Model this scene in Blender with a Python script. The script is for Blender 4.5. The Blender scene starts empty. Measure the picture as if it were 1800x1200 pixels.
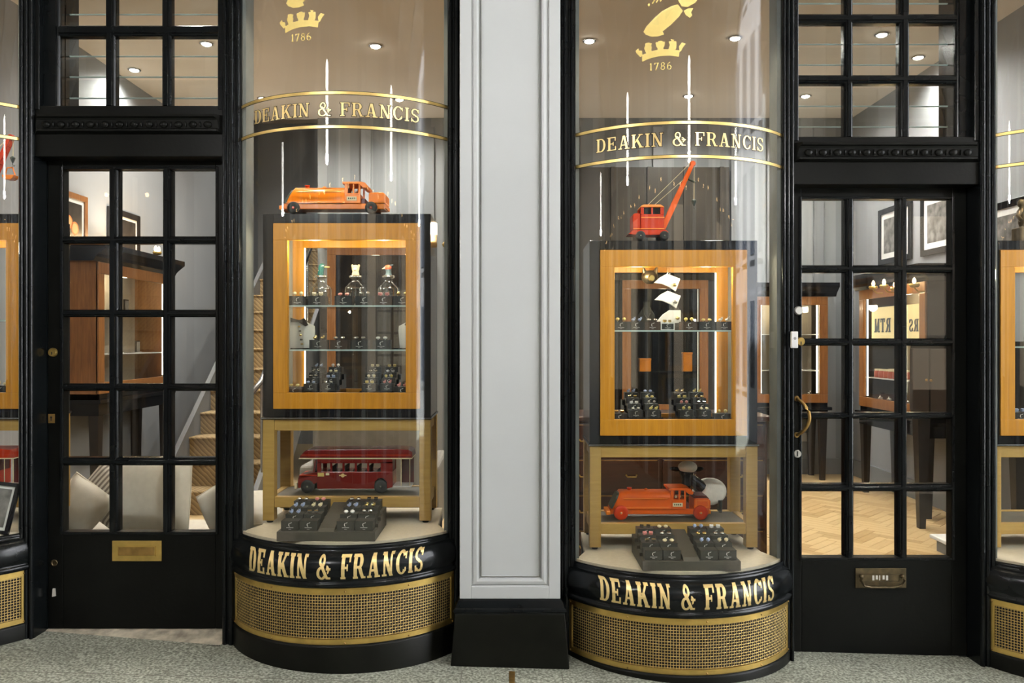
import bpy, math, random
from mathutils import Vector, Matrix
R = math.radians
random.seed(7)
S = bpy.context.scene
COL = S.collection

# ------------------------------------------------------------------ camera, world, lights, exposure
cam = bpy.data.objects.new('camera', bpy.data.cameras.new('camera'))
COL.objects.link(cam)
cam.location = (0, -3.5, 0)          # eye level is z = 0, shop doors near y = 0
cam.rotation_euler = (R(90), 0, 0)
cam.data.sensor_width = 36
cam.data.lens = 28
cam.data.clip_start = .05
S.camera = cam

world = bpy.data.worlds.new('world'); S.world = world
world.use_nodes = True
bgn = world.node_tree.nodes['Background']
bgn.inputs[0].default_value = (.80, .87, 1, 1)
bgn.inputs[1].default_value = 2.0

sun = bpy.data.objects.new('sun', bpy.data.lights.new('sun', 'SUN'))
COL.objects.link(sun)
sun.data.energy = 110
sun.data.angle = R(2)
sun.rotation_euler = Vector((.62, .12, -.77)).to_track_quat('-Z', 'Y').to_euler()

S.view_settings.view_transform = 'Standard'
S.view_settings.look = 'None'
S.view_settings.exposure = 0.0
S.view_settings.gamma = 1
S.view_settings.use_curve_mapping = False
try:
    S.cycles.use_denoising = True
    S.cycles.transparent_max_bounces = 32
    S.cycles.max_bounces = 9
    S.cycles.diffuse_bounces = 3
    S.cycles.glossy_bounces = 5
    S.cycles.caustics_reflective = False
    S.cycles.caustics_refractive = False
    S.cycles.sample_clamp_indirect = 4
except Exception:
    pass

ARCADE_LAMP = 108      # watts in each hanging arcade lantern
SPOT = 118             # watts in each shop downlight
BOWSPOT = 34          # watts in each bow window spotlight

# ------------------------------------------------------------------ materials
def nd(t, kind, **kw):
    n = t.nodes.new(kind)
    for k, v in kw.items(): setattr(n, k, v)
    return n
MATS = {}
def mat(name, col, rough=.5, metal=0, var=.0, scale=20, bump=0, bscale=None, emit=None, estr=0, spec=.5, coat=0):
    if name in MATS: return MATS[name]
    m = bpy.data.materials.new(name); m.use_nodes = True
    t = m.node_tree; b = t.nodes['Principled BSDF']
    c = (*col, 1)
    b.inputs['Base Color'].default_value = c
    b.inputs['Roughness'].default_value = rough
    b.inputs['Metallic'].default_value = metal
    b.inputs['Specular IOR Level'].default_value = spec
    if coat:
        b.inputs['Coat Weight'].default_value = coat; b.inputs['Coat Roughness'].default_value = .12
    if emit:
        b.inputs['Emission Color'].default_value = (*emit, 1); b.inputs['Emission Strength'].default_value = estr
    tc = nd(t, 'ShaderNodeTexCoord')
    if var:
        nz = nd(t, 'ShaderNodeTexNoise'); nz.inputs['Scale'].default_value = scale; nz.inputs['Detail'].default_value = 5
        t.links.new(tc.outputs['Object'], nz.inputs['Vector'])
        mr = nd(t, 'ShaderNodeMapRange'); mr.inputs[1].default_value = .3; mr.inputs[2].default_value = .7
        mr.inputs[3].default_value = 1 - var; mr.inputs[4].default_value = 1 + var
        t.links.new(nz.outputs[0], mr.inputs[0])
        mx = nd(t, 'ShaderNodeVectorMath', operation='SCALE'); mx.inputs[0].default_value = col
        t.links.new(mr.outputs[0], mx.inputs['Scale'])
        t.links.new(mx.outputs[0], b.inputs['Base Color'])
    if bump:
        nb = nd(t, 'ShaderNodeTexNoise'); nb.inputs['Scale'].default_value = bscale or scale * 4; nb.inputs['Detail'].default_value = 4
        t.links.new(tc.outputs['Object'], nb.inputs['Vector'])
        bp = nd(t, 'ShaderNodeBump'); bp.inputs['Strength'].default_value = bump; bp.inputs['Distance'].default_value = .004
        t.links.new(nb.outputs[0], bp.inputs['Height'])
        t.links.new(bp.outputs[0], b.inputs['Normal'])
    MATS[name] = m
    return m

def glass_mat(name, tint=(.97, .985, .98), f0=.045, rough=0.0):
    m = bpy.data.materials.new(name); m.use_nodes = True
    t = m.node_tree; t.nodes.clear()
    out = nd(t, 'ShaderNodeOutputMaterial')
    tr = nd(t, 'ShaderNodeBsdfTransparent'); tr.inputs[0].default_value = (*tint, 1)
    gl = nd(t, 'ShaderNodeBsdfGlossy'); gl.inputs['Roughness'].default_value = rough
    lw = nd(t, 'ShaderNodeLayerWeight'); lw.inputs[0].default_value = .5
    pw = nd(t, 'ShaderNodeMath', operation='POWER'); pw.inputs[1].default_value = 5
    ml = nd(t, 'ShaderNodeMath', operation='MULTIPLY_ADD'); ml.inputs[1].default_value = 1 - f0; ml.inputs[2].default_value = f0
    mx = nd(t, 'ShaderNodeMixShader')
    t.links.new(lw.outputs['Facing'], pw.inputs[0]); t.links.new(pw.outputs[0], ml.inputs[0])
    t.links.new(ml.outputs[0], mx.inputs[0]); t.links.new(tr.outputs[0], mx.inputs[1]); t.links.new(gl.outputs[0], mx.inputs[2])
    t.links.new(mx.outputs[0], out.inputs[0])
    MATS[name] = m
    return m

def wood_mat(name, c1, c2, rough=.35, scale=9, axis='Z', coat=.3):
    m = bpy.data.materials.new(name); m.use_nodes = True
    t = m.node_tree; b = t.nodes['Principled BSDF']
    tc = nd(t, 'ShaderNodeTexCoord'); mp = nd(t, 'ShaderNodeMapping')
    sc = {'Z': (9, 9, .7), 'X': (.7, 9, 9), 'Y': (9, .7, 9)}[axis]
    mp.inputs['Scale'].default_value = sc
    nz = nd(t, 'ShaderNodeTexNoise'); nz.inputs['Scale'].default_value = scale; nz.inputs['Detail'].default_value = 6; nz.inputs['Distortion'].default_value = .6
    rp = nd(t, 'ShaderNodeValToRGB')
    rp.color_ramp.elements[0].position = .3; rp.color_ramp.elements[0].color = (*c1, 1)
    rp.color_ramp.elements[1].position = .72; rp.color_ramp.elements[1].color = (*c2, 1)
    t.links.new(tc.outputs['Object'], mp.inputs[0]); t.links.new(mp.outputs[0], nz.inputs['Vector'])
    t.links.new(nz.outputs[0], rp.inputs[0]); t.links.new(rp.outputs[0], b.inputs['Base Color'])
    b.inputs['Roughness'].default_value = rough
    b.inputs['Coat Weight'].default_value = coat; b.inputs['Coat Roughness'].default_value = .15
    MATS[name] = m
    return m

def speckle_mat(name, base, c_hi, c_lo, scale, rough=.6):
    m = bpy.data.materials.new(name); m.use_nodes = True
    t = m.node_tree; b = t.nodes['Principled BSDF']
    tc = nd(t, 'ShaderNodeTexCoord')
    nz = nd(t, 'ShaderNodeTexNoise'); nz.inputs['Scale'].default_value = scale; nz.inputs['Detail'].default_value = 3
    rp = nd(t, 'ShaderNodeValToRGB'); e = rp.color_ramp.elements
    e[0].position = .34; e[0].color = (*c_lo, 1); e[1].position = .66; e[1].color = (*c_hi, 1)
    k = e.new(.5); k.color = (*base, 1)
    n2 = nd(t, 'ShaderNodeTexNoise'); n2.inputs['Scale'].default_value = 3; n2.inputs['Detail'].default_value = 6
    mr = nd(t, 'ShaderNodeMapRange'); mr.inputs[1].default_value = .3; mr.inputs[2].default_value = .7; mr.inputs[3].default_value = .78; mr.inputs[4].default_value = 1.12
    vm = nd(t, 'ShaderNodeVectorMath', operation='SCALE')
    t.links.new(tc.outputs['Object'], nz.inputs['Vector']); t.links.new(tc.outputs['Object'], n2.inputs['Vector'])
    t.links.new(nz.outputs[0], rp.inputs[0]); t.links.new(n2.outputs[0], mr.inputs[0])
    t.links.new(rp.outputs[0], vm.inputs[0]); t.links.new(mr.outputs[0], vm.inputs['Scale'])
    t.links.new(vm.outputs[0], b.inputs['Base Color'])
    b.inputs['Roughness'].default_value = rough
    bp = nd(t, 'ShaderNodeBump'); bp.inputs['Strength'].default_value = .25; bp.inputs['Distance'].default_value = .003
    t.links.new(nz.outputs[0], bp.inputs['Height']); t.links.new(bp.outputs[0], b.inputs['Normal'])
    MATS[name] = m
    return m

def stripe_mat(name, c1, c2, freq, axis=0, rough=.7):
    m = bpy.data.materials.new(name); m.use_nodes = True
    t = m.node_tree; b = t.nodes['Principled BSDF']
    tc = nd(t, 'ShaderNodeTexCoord'); sp = nd(t, 'ShaderNodeSeparateXYZ')
    ml = nd(t, 'ShaderNodeMath', operation='MULTIPLY'); ml.inputs[1].default_value = freq
    fr = nd(t, 'ShaderNodeMath', operation='FRACT'); gt = nd(t, 'ShaderNodeMath', operation='GREATER_THAN'); gt.inputs[1].default_value = .5
    mx = nd(t, 'ShaderNodeMix', data_type='RGBA'); mx.inputs[6].default_value = (*c1, 1); mx.inputs[7].default_value = (*c2, 1)
    t.links.new(tc.outputs['Object'], sp.inputs[0]); t.links.new(sp.outputs[axis], ml.inputs[0]); t.links.new(ml.outputs[0], fr.inputs[0])
    t.links.new(fr.outputs[0], gt.inputs[0]); t.links.new(gt.outputs[0], mx.inputs[0]); t.links.new(mx.outputs[2], b.inputs['Base Color'])
    b.inputs['Roughness'].default_value = rough
    MATS[name] = m
    return m

def carpet_mat(name):
    m = bpy.data.materials.new(name); m.use_nodes = True
    t = m.node_tree; b = t.nodes['Principled BSDF']
    tc = nd(t, 'ShaderNodeTexCoord')
    wv = nd(t, 'ShaderNodeTexWave', wave_profile='SAW'); wv.inputs['Scale'].default_value = 14; wv.inputs['Distortion'].default_value = 2
    wv.bands_direction = 'DIAGONAL'
    rp = nd(t, 'ShaderNodeValToRGB'); rp.color_ramp.elements[0].color = (.16, .10, .045, 1); rp.color_ramp.elements[1].color = (.42, .30, .15, 1)
    t.links.new(tc.outputs['Object'], wv.inputs['Vector']); t.links.new(wv.outputs[0], rp.inputs[0]); t.links.new(rp.outputs[0], b.inputs['Base Color'])
    b.inputs['Roughness'].default_value = .95
    MATS[name] = m
    return m

BLACK = mat('black_paint', (.0045, .0055, .006), .20, var=.25, scale=6, bump=.12, bscale=35, spec=.18)
BLACKD = mat('black_door_paint', (.0045, .0048, .0042), .34, var=.3, scale=5, bump=.15, bscale=60, spec=.12)
BLACKC = mat('black_lacquer', (.006, .006, .007), .16, var=.1, spec=.35)
BLACKP = mat('black_plinth_paint', (.005, .0052, .0038), .40, var=.3, scale=9, bump=.1, spec=.12)
GREYP = mat('grey_gloss_paint', (.535, .555, .565), .42, var=.045, scale=2.2, bump=.10, bscale=14)
GREYD = mat('seam_grey', (.22, .22, .19), .7, var=.3)  # dark grey lines along the panel edges
GREYL = mat('grey_lining', (.20, .21, .20), .6, var=.12, scale=8, bump=.2)
TERR = speckle_mat('terrazzo', (.27, .28, .225), (.50, .51, .44), (.10, .105, .08), 95)
GOLD = mat('gold_leaf', (.86, .62, .22), .34, .75, var=.10, scale=14)
GOLDL = mat('gilt_lettering', (.95, .72, .32), .38, .55, var=.08, scale=12)
GOLDB = mat('gilt_emblem', (.86, .66, .22), .5, .08, var=.06, scale=12)
OUTL = mat('letter_outline', (.045, .03, .012), .5)
BRASS = mat('brass', (.62, .43, .13), .36, .9, var=.18, scale=16, bump=.05)
BRASSD = mat('aged_brass', (.36, .22, .07), .45, .85, var=.35, scale=22)
BRONZE = mat('dark_bronze', (.10, .075, .04), .42, .8, var=.4, scale=30)
BRASSM = mat('brass_wire', (.60, .43, .16), .40, .85, var=.2, scale=18)
DARKIN = mat('vent_void', (.012, .010, .008), .8)
GLASS = glass_mat('window_glass', f0=.032)
GLASSP = glass_mat('bevelled_glass', f0=.035)
GLASSC = glass_mat('case_glass', (.96, .975, .97), f0=.03)
GLASSD = glass_mat('crystal_glass', (.90, .91, .89), f0=.22)
GLEDGE = mat('glass_edge', (.55, .68, .66), .15, spec=.6)
WOODG = wood_mat('honey_oak', (.47, .19, .002), (.60, .255, .006), axis='Z', coat=.08, rough=.42)
WOODB = wood_mat('walnut', (.20, .075, .018), (.31, .13, .035), axis='Z')
WOODT = wood_mat('gilded_table_wood', (.42, .245, .055), (.50, .31, .08), axis='X', rough=.45, coat=.1)
BEIGE = mat('display_cloth', (.62, .54, .40), .9, var=.06, scale=60, bump=.1, bscale=300)
ORANGE = mat('orange_tinplate', (.84, .215, .006), .30, var=.06, scale=8, spec=.3, coat=.12)
ORNGR = mat('orange_red_tinplate', (.68, .10, .003), .38, var=.10, scale=8, spec=.18)
RED = mat('maroon_tinplate', (.17, .009, .006), .26, var=.10, scale=8, spec=.3, coat=.2)
REDB = mat('scarlet_tinplate', (.50, .034, .003), .38, var=.08, scale=8, spec=.15)
REDD = mat('dark_red', (.10, .008, .006), .35)
RUBB = mat('black_rubber', (.015, .015, .014), .6)
TRUNK = mat('dark_green_tin', (.03, .045, .03), .4)
WHITE = mat('white_enamel', (.82, .80, .76), .4, var=.03)
PLASW = mat('white_plastic', (.80, .80, .80), .35)
CREAM = mat('cream_paint', (.78, .66, .40), .5)
YELLOW = mat('yellow_plate', (.72, .55, .16), .5)
LINEN = mat('white_linen', (.84, .82, .78), .85, var=.03, scale=40)
TEAL = mat('mallard_green', (.01, .10, .10), .25, var=.3, scale=60)
SLATE = mat('pheasant_blue', (.10, .16, .20), .4, var=.3, scale=60)
PHRED = mat('pheasant_red', (.72, .12, .05), .4, var=.2, scale=60)
BEAK = mat('beak_yellow', (.72, .48, .14), .4)
SILVER = mat('silver', (.80, .78, .74), .2, 1.0)
GOLDM = mat('gold_metal', (.90, .66, .24), .22, 1.0)
CARD = mat('black_card', (.018, .017, .015), .5, var=.15, scale=30)
CARDB = mat('brown_card', (.06, .032, .016), .5, var=.15, scale=30)
CARDT = mat('lightened_leatherette', (.060, .053, .038), .6, var=.12, scale=50, bump=.1)  # tray tone raised for the reflections over it; reused on the busts
LOGO = mat('logo_print', (.80, .78, .72), .5)
WALLG = mat('grey_wall', (.29, .30, .315), .8, var=.04, scale=3)
WALLGD = mat('dado_grey', (.20, .21, .22), .7, var=.05, scale=3)
STRIPE = stripe_mat('grey_bands', (.20, .21, .22), (.26, .27, .275), 4.2, 0)  # two greys in alternating vertical bands
CEIL = mat('ceiling_paint', (.88, .785, .665), .85, var=.03, scale=2)
PARQ = [wood_mat('oak_parquet_%d' % i, a, b, axis='X', rough=.4, coat=.2) for i, (a, b) in enumerate((((.52, .34, .15), (.62, .43, .21)), ((.60, .42, .20), (.70, .51, .27)), ((.42, .26, .10), (.52, .34, .15))))]
CARPET = carpet_mat('stair_carpet')
CHROME = mat('chrome', (.75, .75, .75), .15, 1)
CUSH = mat('cushion_linen', (.66, .62, .53), .9, var=.05, scale=30, bump=.15, bscale=220)
CUSHS = stripe_mat('striped_cushion_cloth', (.62, .58, .52), (.20, .17, .15), 45, 0, .9)
LED = mat('led_strip', (1, 1, 1), .5, emit=(1, .86, .62), estr=8)
LEDD = mat('dim_led_strip', (1, 1, 1), .5, emit=(1, .82, .55), estr=.35)
CARDG = mat('veiled_card', (.040, .037, .028), .5, var=.15, scale=30)  # black card lightened, window reflections put into its colour
ARCD = mat('dark_shop_paint', (.028, .022, .016), .3, var=.3, scale=5)
SHADP = mat('shade_panel', (.030, .024, .016), .5, var=.25, scale=6)
BULB = mat('warm_bulb', (1, 1, 1), .5, emit=(1, .62, .25), estr=25)
LAMPW = mat('lamp_white', (1, 1, 1), .5, emit=(1, .93, .82), estr=60)
LANT = mat('lantern_glass', (1, 1, 1), .5, emit=(1, .96, .90), estr=30)
LITW = mat('lit_shop_window', (.5, .4, .3), .5, emit=(1, .84, .62), estr=1.0)
REFLP = mat('sign_reflection', (.85, .70, .40), .5, emit=(1, .74, .32), estr=.55)
PICB = mat('photo_dark', (.035, .028, .022), .35, var=.6, scale=12)
PICG = mat('photo_grey', (.16, .15, .14), .35, var=.8, scale=14)
MOUNT = mat('picture_mount', (.78, .77, .74), .6)
ORFR = mat('orange_fruit_print', (.80, .22, .04), .5, var=.2, scale=40)
LEATH = mat('grey_leather', (.23, .22, .20), .45, var=.1, scale=20, bump=.3, bscale=12)
STONEW = mat('white_stucco', (.86, .87, .90), .8, var=.04, scale=1.5)
WINDK = mat('dark_window', (.05, .06, .08), .15)
ARCW = mat('arcade_plaster', (.52, .46, .38), .8, var=.06, scale=2)
ARCB = mat('arcade_brown', (.16, .10, .055), .5, var=.2, scale=4)
WORN = mat('worn_threshold', (.46, .41, .32), .7, var=.45, scale=18, bump=.3)
DWOOD = mat('dark_wood', (.016, .012, .010), .35, var=.2)
AMBER = mat('amber_box', (.80, .26, .02), .4)
SOCK = mat('socket_plastic', (.62, .60, .55), .4)

# ------------------------------------------------------------------ mesh builder
class MB:
    def __init__(s): s.v = []; s.f = []; s.sm = []
    def add(s, vs, fs, smooth=False, M=None):
        n = len(s.v)
        s.v += [tuple(M @ Vector(p)) for p in vs] if M is not None else [tuple(p) for p in vs]
        s.f += [tuple(i + n for i in f) for f in fs]; s.sm += [smooth] * len(fs)
        return s
    def box(s, x0, x1, y0, y1, z0, z1, M=None):
        x0, x1 = min(x0, x1), max(x0, x1); y0, y1 = min(y0, y1), max(y0, y1); z0, z1 = min(z0, z1), max(z0, z1)
        v = [(x0, y0, z0), (x1, y0, z0), (x1, y1, z0), (x0, y1, z0), (x0, y0, z1), (x1, y0, z1), (x1, y1, z1), (x0, y1, z1)]
        return s.add(v, [(3, 2, 1, 0), (4, 5, 6, 7), (0, 1, 5, 4), (1, 2, 6, 5), (2, 3, 7, 6), (3, 0, 4, 7)], M=M)
    def prism(s, pts, fn0, fn1, smooth=False):
        # polygon pts (2D) extruded between two maps
        n = len(pts); v = [fn0(*p) for p in pts] + [fn1(*p) for p in pts]
        f = [tuple(range(n)), tuple(range(2 * n - 1, n - 1, -1))] + [(i, i + n, (i + 1) % n + n, (i + 1) % n) for i in range(n)]
        return s.add(v, f, smooth)
    def prism_xz(s, pts, y0, y1): return s.prism(pts, lambda a, b: (a, y0, b), lambda a, b: (a, y1, b))
    def prism_yz(s, pts, x0, x1): return s.prism(pts, lambda a, b: (x0, a, b), lambda a, b: (x1, a, b))
    def prism_xy(s, pts, z0, z1): return s.prism(pts, lambda a, b: (a, b, z0), lambda a, b: (a, b, z1))
    def loft(s, rings, closed=True, caps=True, smooth=True):
        n = len(rings[0]); v = [p for r in rings for p in r]; f = []
        for i in range(len(rings) - 1):
            for j in range(n if closed else n - 1):
                k = (j + 1) % n
                f.append((i * n + j, i * n + k, (i + 1) * n + k, (i + 1) * n + j))
        s.add(v, f, smooth)
        if caps and closed:
            s.add(rings[0], [tuple(range(n - 1, -1, -1))]); s.add(rings[-1], [tuple(range(n))])
        return s
    def lathe(s, prof, c=(0, 0, 0), n=16, axis='Z', smooth=True, sq=0):
        rings = []
        for r, h in prof:
            rg = []
            for i in range(n):
                a = 2 * math.pi * i / n
                ca, sa = math.cos(a), math.sin(a)
                k = 1
                if sq:
                    k = 1 / ((abs(ca) ** sq + abs(sa) ** sq) ** (1 / sq))
                x, y = r * ca * k, r * sa * k
                rg.append({'Z': (c[0] + x, c[1] + y, c[2] + h), 'Y': (c[0] + x, c[1] + h, c[2] + y), 'X': (c[0] + h, c[1] + x, c[2] + y)}[axis])
            rings.append(rg)
        return s.loft(rings, smooth=smooth)
    def cyl(s, p, q, r, n=10, r2=None, smooth=True):
        p, q = Vector(p), Vector(q); d = (q - p).normalized()
        a = d.orthogonal().normalized(); b = d.cross(a)
        r2 = r if r2 is None else r2
        rg = lambda o, rr: [tuple(o + a * rr * math.cos(2 * math.pi * i / n) + b * rr * math.sin(2 * math.pi * i / n)) for i in range(n)]
        return s.loft([rg(p, r), rg(q, r2)], smooth=smooth)
    def tube(s, pts, r, n=8):
        pts = [Vector(p) for p in pts]; rings = []
        for i, p in enumerate(pts):
            d = (pts[min(i + 1, len(pts) - 1)] - pts[max(i - 1, 0)]).normalized()
            ref = Vector((0, 0, 1)) if abs(d.z) < .9 else Vector((0, 1, 0))
            a = d.cross(ref).normalized(); b = d.cross(a)
            rings.append([tuple(p + a * r * math.cos(2 * math.pi * k / n) + b * r * math.sin(2 * math.pi * k / n)) for k in range(n)])
        return s.loft(rings)
    def ell(s, c, r, n=12, m=8, M=None):
        rings = []
        for i in range(1, m):
            t = math.pi * i / m
            rings.append([(c[0] + r[0] * math.sin(t) * math.cos(2 * math.pi * j / n), c[1] + r[1] * math.sin(t) * math.sin(2 * math.pi * j / n), c[2] - r[2] * math.cos(t)) for j in range(n)])
        if M is not None: rings = [[tuple(M @ Vector(p)) for p in rg] for rg in rings]
        return s.loft(rings)
    def mesh(s, name):
        me = bpy.data.meshes.new(name); me.from_pydata(s.v, [], s.f); me.update()
        import bmesh
        bm = bmesh.new(); bm.from_mesh(me); bmesh.ops.recalc_face_normals(bm, faces=bm.faces); bm.to_mesh(me); bm.free()
        me.polygons.foreach_set('use_smooth', s.sm)
        return me

WT = {}
def setp(o, label=None, cat=None, group=None, kind=None):
    if label: o['label'] = label
    if cat: o['category'] = cat
    if group: o['group'] = group
    if kind: o['kind'] = kind
    return o
def obj(name, mb, m, parent=None, local=False, bevel=0, seg=2, **kw):
    me = mb if isinstance(mb, bpy.types.Mesh) else mb.mesh(name)
    if not me.materials: me.materials.append(m)
    o = bpy.data.objects.new(name, me); COL.objects.link(o)
    WT[o.name] = Vector((0, 0, 0))
    if parent:
        o.parent = parent
        if not local: o.location = -WT[parent.name]
        else: WT[o.name] = Vector((0, 0, 0))
    if bevel:
        b = o.modifiers.new('bevel', 'BEVEL'); b.width = bevel; b.segments = seg; b.limit_method = 'ANGLE'; b.angle_limit = R(35)
    return setp(o, **kw)
def thing(name, loc=(0, 0, 0), rz=0, **kw):
    o = bpy.data.objects.new(name, None); COL.objects.link(o)
    o.location = loc; o.rotation_euler = (0, 0, rz); o.empty_display_size = .05
    WT[o.name] = Vector(loc)
    return setp(o, **kw)
def inst(name, me, m, parent, loc=(0, 0, 0), rot=(0, 0, 0), sc=1):
    # a part that shares mesh data; local to its parent
    key = (me.name, m.name)
    if not me.materials: me.materials.append(m)
    o = bpy.data.objects.new(name, me); COL.objects.link(o); o.parent = parent
    o.location = loc; o.rotation_euler = rot
    o.scale = (sc, sc, sc) if not isinstance(sc, tuple) else sc
    WT[o.name] = Vector((0, 0, 0))
    if me.materials[0] != m:
        o.material_slots[0].link = 'OBJECT'; o.material_slots[0].material = m
    return o
def lamp(name, kind, loc, power, col=(1, .86, .68), size=.05, aim=None, spot=None, blend=.6):
    l = bpy.data.lights.new(name, kind); l.energy = power; l.color = col
    if kind in ('POINT', 'SPOT'): l.shadow_soft_size = size
    if spot: l.spot_size = R(spot); l.spot_blend = blend
    o = bpy.data.objects.new(name, l); COL.objects.link(o); o.location = loc
    if aim is not None: o.rotation_euler = (Vector(aim) - Vector(loc)).to_track_quat('-Z', 'Y').to_euler()
    return o
def X(px, d=3.5): return (px - 900) / 1400 * d     # a photo column at distance d from the lens
def Z(py, d=3.5): return (600 - py) / 1400 * d     # a photo row at distance d from the lens

# ------------------------------------------------------------------ glyphs (own drawn serif letters, cap height 1)
def glyph(ch, Sx=.2, T=.09, e=.06, g=0.0):
    P = []; w = .6
    def rc(x0, y0, x1, y1): P.append([(x0 - g, y0 - g), (x1 + g, y0 - g), (x1 + g, y1 + g), (x0 - g, y1 + g)])
    def bar(p, q, t):
        # slanted bar with horizontal ends; t is its horizontal width
        P.append([(p[0] - t / 2 - g, p[1] - g), (p[0] + t / 2 + g, p[1] - g), (q[0] + t / 2 + g, q[1] + g), (q[0] - t / 2 - g, q[1] + g)])
    def ring(cx, cy, rx, ry, tx, ty, a0, a1, n=14):
        for i in range(n):
            A = R(a0 + (a1 - a0) * i / n); B = R(a0 + (a1 - a0) * (i + 1) / n)
            o = lambda a: (cx + (rx + g) * math.cos(a), cy + (ry + g) * math.sin(a))
            q = lambda a: (cx + (rx - tx - g) * math.cos(a), cy + (ry - ty - g) * math.sin(a))
            P.append([o(A), o(B), q(B), q(A)])
    def stem(x, y0=0, y1=1, s0=True, s1=True, ww=None):
        ww = ww or Sx
        rc(x, y0, x + ww, y1)
        if s0: rc(x - e, y0, x + ww + e, y0 + T)
        if s1: rc(x - e, y1 - T, x + ww + e, y1)
    if ch == 'I': stem(e); w = Sx + 2 * e
    elif ch == 'D':
        stem(e); rc(e + Sx, 0, .36, T); rc(e + Sx, 1 - T, .36, 1); ring(.36, .5, .34, .5, Sx, T, -90, 90); w = .72
    elif ch in 'EF':
        stem(e); rc(e, 1 - T, .62, 1); rc(.62 - T, .72, .62, 1); rc(e + Sx, .5 - T / 2, .46, .5 + T / 2); rc(.46 - T * .8, .36, .46, .64)
        w = .64
        if ch == 'E': rc(e, 0, .64, T); rc(.64 - T, 0, .64, .30); w = .68
    elif ch == 'A':
        bar((.14, 0), (.36, 1), T * 1.2); bar((.62, 0), (.40, 1), Sx * 1.05); rc(.22, .28, .56, .28 + T)
        rc(.0, 0, .28, T); rc(.46, 0, .80, T); w = .80
    elif ch == 'K':
        stem(e); bar((e + Sx, .36), (.62, 1), T * 1.3); bar((.66, 0), (.36, .62), Sx * 1.1)
        rc(.48, 1 - T, .76, 1); rc(.50, 0, .82, T); w = .80
    elif ch == 'N':
        rc(.10, 0, .10 + T * 1.2, 1); rc(.66 - T * 1.2, 0, .66, 1); bar((.60, 0), (.14, 1), Sx * 1.05)
        rc(0, 0, .10 + T * 1.2 + .08, T); rc(0, 1 - T, .2, 1); rc(.54, 1 - T, .76, 1); w = .76
    elif ch == 'M':
        rc(.10, 0, .10 + T, 1); rc(.80 - Sx, 0, .80, 1); bar((.45, .05), (.16, 1), Sx); bar((.45, .05), (.74, 1), T)
        rc(0, 0, .28, T); rc(.55, 0, .90, T); w = .9
    elif ch == 'T':
        stem(.27, s1=False); rc(.02, 1 - T, .72, 1); rc(.02, .72, .02 + T, 1); rc(.72 - T, .72, .72, 1); w = .74
    elif ch == 'R':
        stem(e); rc(e + Sx, 1 - T, .38, 1); rc(e + Sx, .46, .38, .46 + T); ring(.38, .73, .26, .27, Sx, T, -90, 90)
        bar((.62, 0), (.42, .5), Sx); rc(.52, 0, .78, T); w = .76
    elif ch == 'C':
        ring(.40, .5, .37, .51, Sx, T, 40, 320, 22); rc(.64, .68, .64 + T, .94); rc(.62, .14, .62 + T * .8, .32); w = .74
    elif ch == 'S':
        ring(.33, .74, .28, .27, Sx * .75, T, 20, 270, 16); ring(.33, .26, .29, .27, Sx * .75, T, -160, 90, 16)
        bar((.44, .40), (.22, .60), Sx); rc(.53, .70, .53 + T, .98); rc(.03, .02, .03 + T, .30); w = .64
    elif ch == '&':
        ring(.36, .77, .20, .24, Sx * .6, T, -70, 250, 18); ring(.33, .27, .31, .29, Sx * .8, T, 60, 330, 20)
        bar((.70, 0), (.28, .70), Sx * .9); ring(.62, .42, .20, .20, T, T, -60, 80, 8); rc(.62, .40, .90, .40 + T); rc(.60, 0, .88, T); w = .92
    elif ch == '1': stem(.14, s1=False); bar((.08, .80), (.2, 1), T); w = .44
    elif ch == '7': rc(.04, 1 - T * 1.3, .6, 1); rc(.04, .76, .04 + T, 1); bar((.24, 0), (.54, 1), Sx * .9); w = .64
    elif ch == '8': ring(.32, .75, .24, .25, Sx * .7, T, 0, 360, 20); ring(.32, .27, .28, .28, Sx * .8, T, 0, 360, 20); w = .64
    elif ch == '6': ring(.33, .30, .29, .31, Sx * .8, T, 0, 360, 20); ring(.44, .40, .40, .60, Sx * .8, T, 90, 190, 12); w = .66
    else: w = .34
    return P, w

def slices(pl, k):
    if k <= 1: return [pl]
    v0, v1 = min(p[1] for p in pl), max(p[1] for p in pl); out = []
    step = 1.0 / k; lv = [v0] + [j * step for j in range(-2, k + 3) if v0 + 1e-4 < j * step < v1 - 1e-4] + [v1]
    for a, b in zip(lv, lv[1:]):
        poly = pl
        for lim, sg in ((a, 1), (b, -1)):
            r = []
            for i in range(len(poly)):
                p, q = poly[i], poly[(i + 1) % len(poly)]
                dp, dq = sg * (p[1] - lim), sg * (q[1] - lim)
                if dp >= 0: r.append(p)
                if dp * dq < 0:
                    t = dp / (dp - dq); r.append((p[0] + (q[0] - p[0]) * t, p[1] + (q[1] - p[1]) * t))
            poly = r
            if len(poly) < 3: break
        if len(poly) >= 3: out.append(poly)
    return out
def letters(text, width, height, mapf, m, parent, name='letter', gap=.14, thick=.002, base=0.0, cut=1, local=False, mirror=False, rise=None, **gk):
    g = [(c, *glyph(c, **gk)) for c in text]
    tot = sum(a[2] for a in g) + gap * (len(g) - 1)
    sx = width / tot; u = -width / 2
    for c, P, w in g:
        if c != ' ':
            mb = MB()
            for pl in [q for p_ in P for q in slices(p_, cut)]:
                f = lambda a, b, off: mapf((-(u + a * sx) if mirror else (u + a * sx)), b * height, off)
                mb.prism(pl, lambda a, b: f(a, b, base), lambda a, b: f(a, b, base + thick))
            obj(name, mb, m, parent, local=local)
        u += (w + gap) * sx

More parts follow.
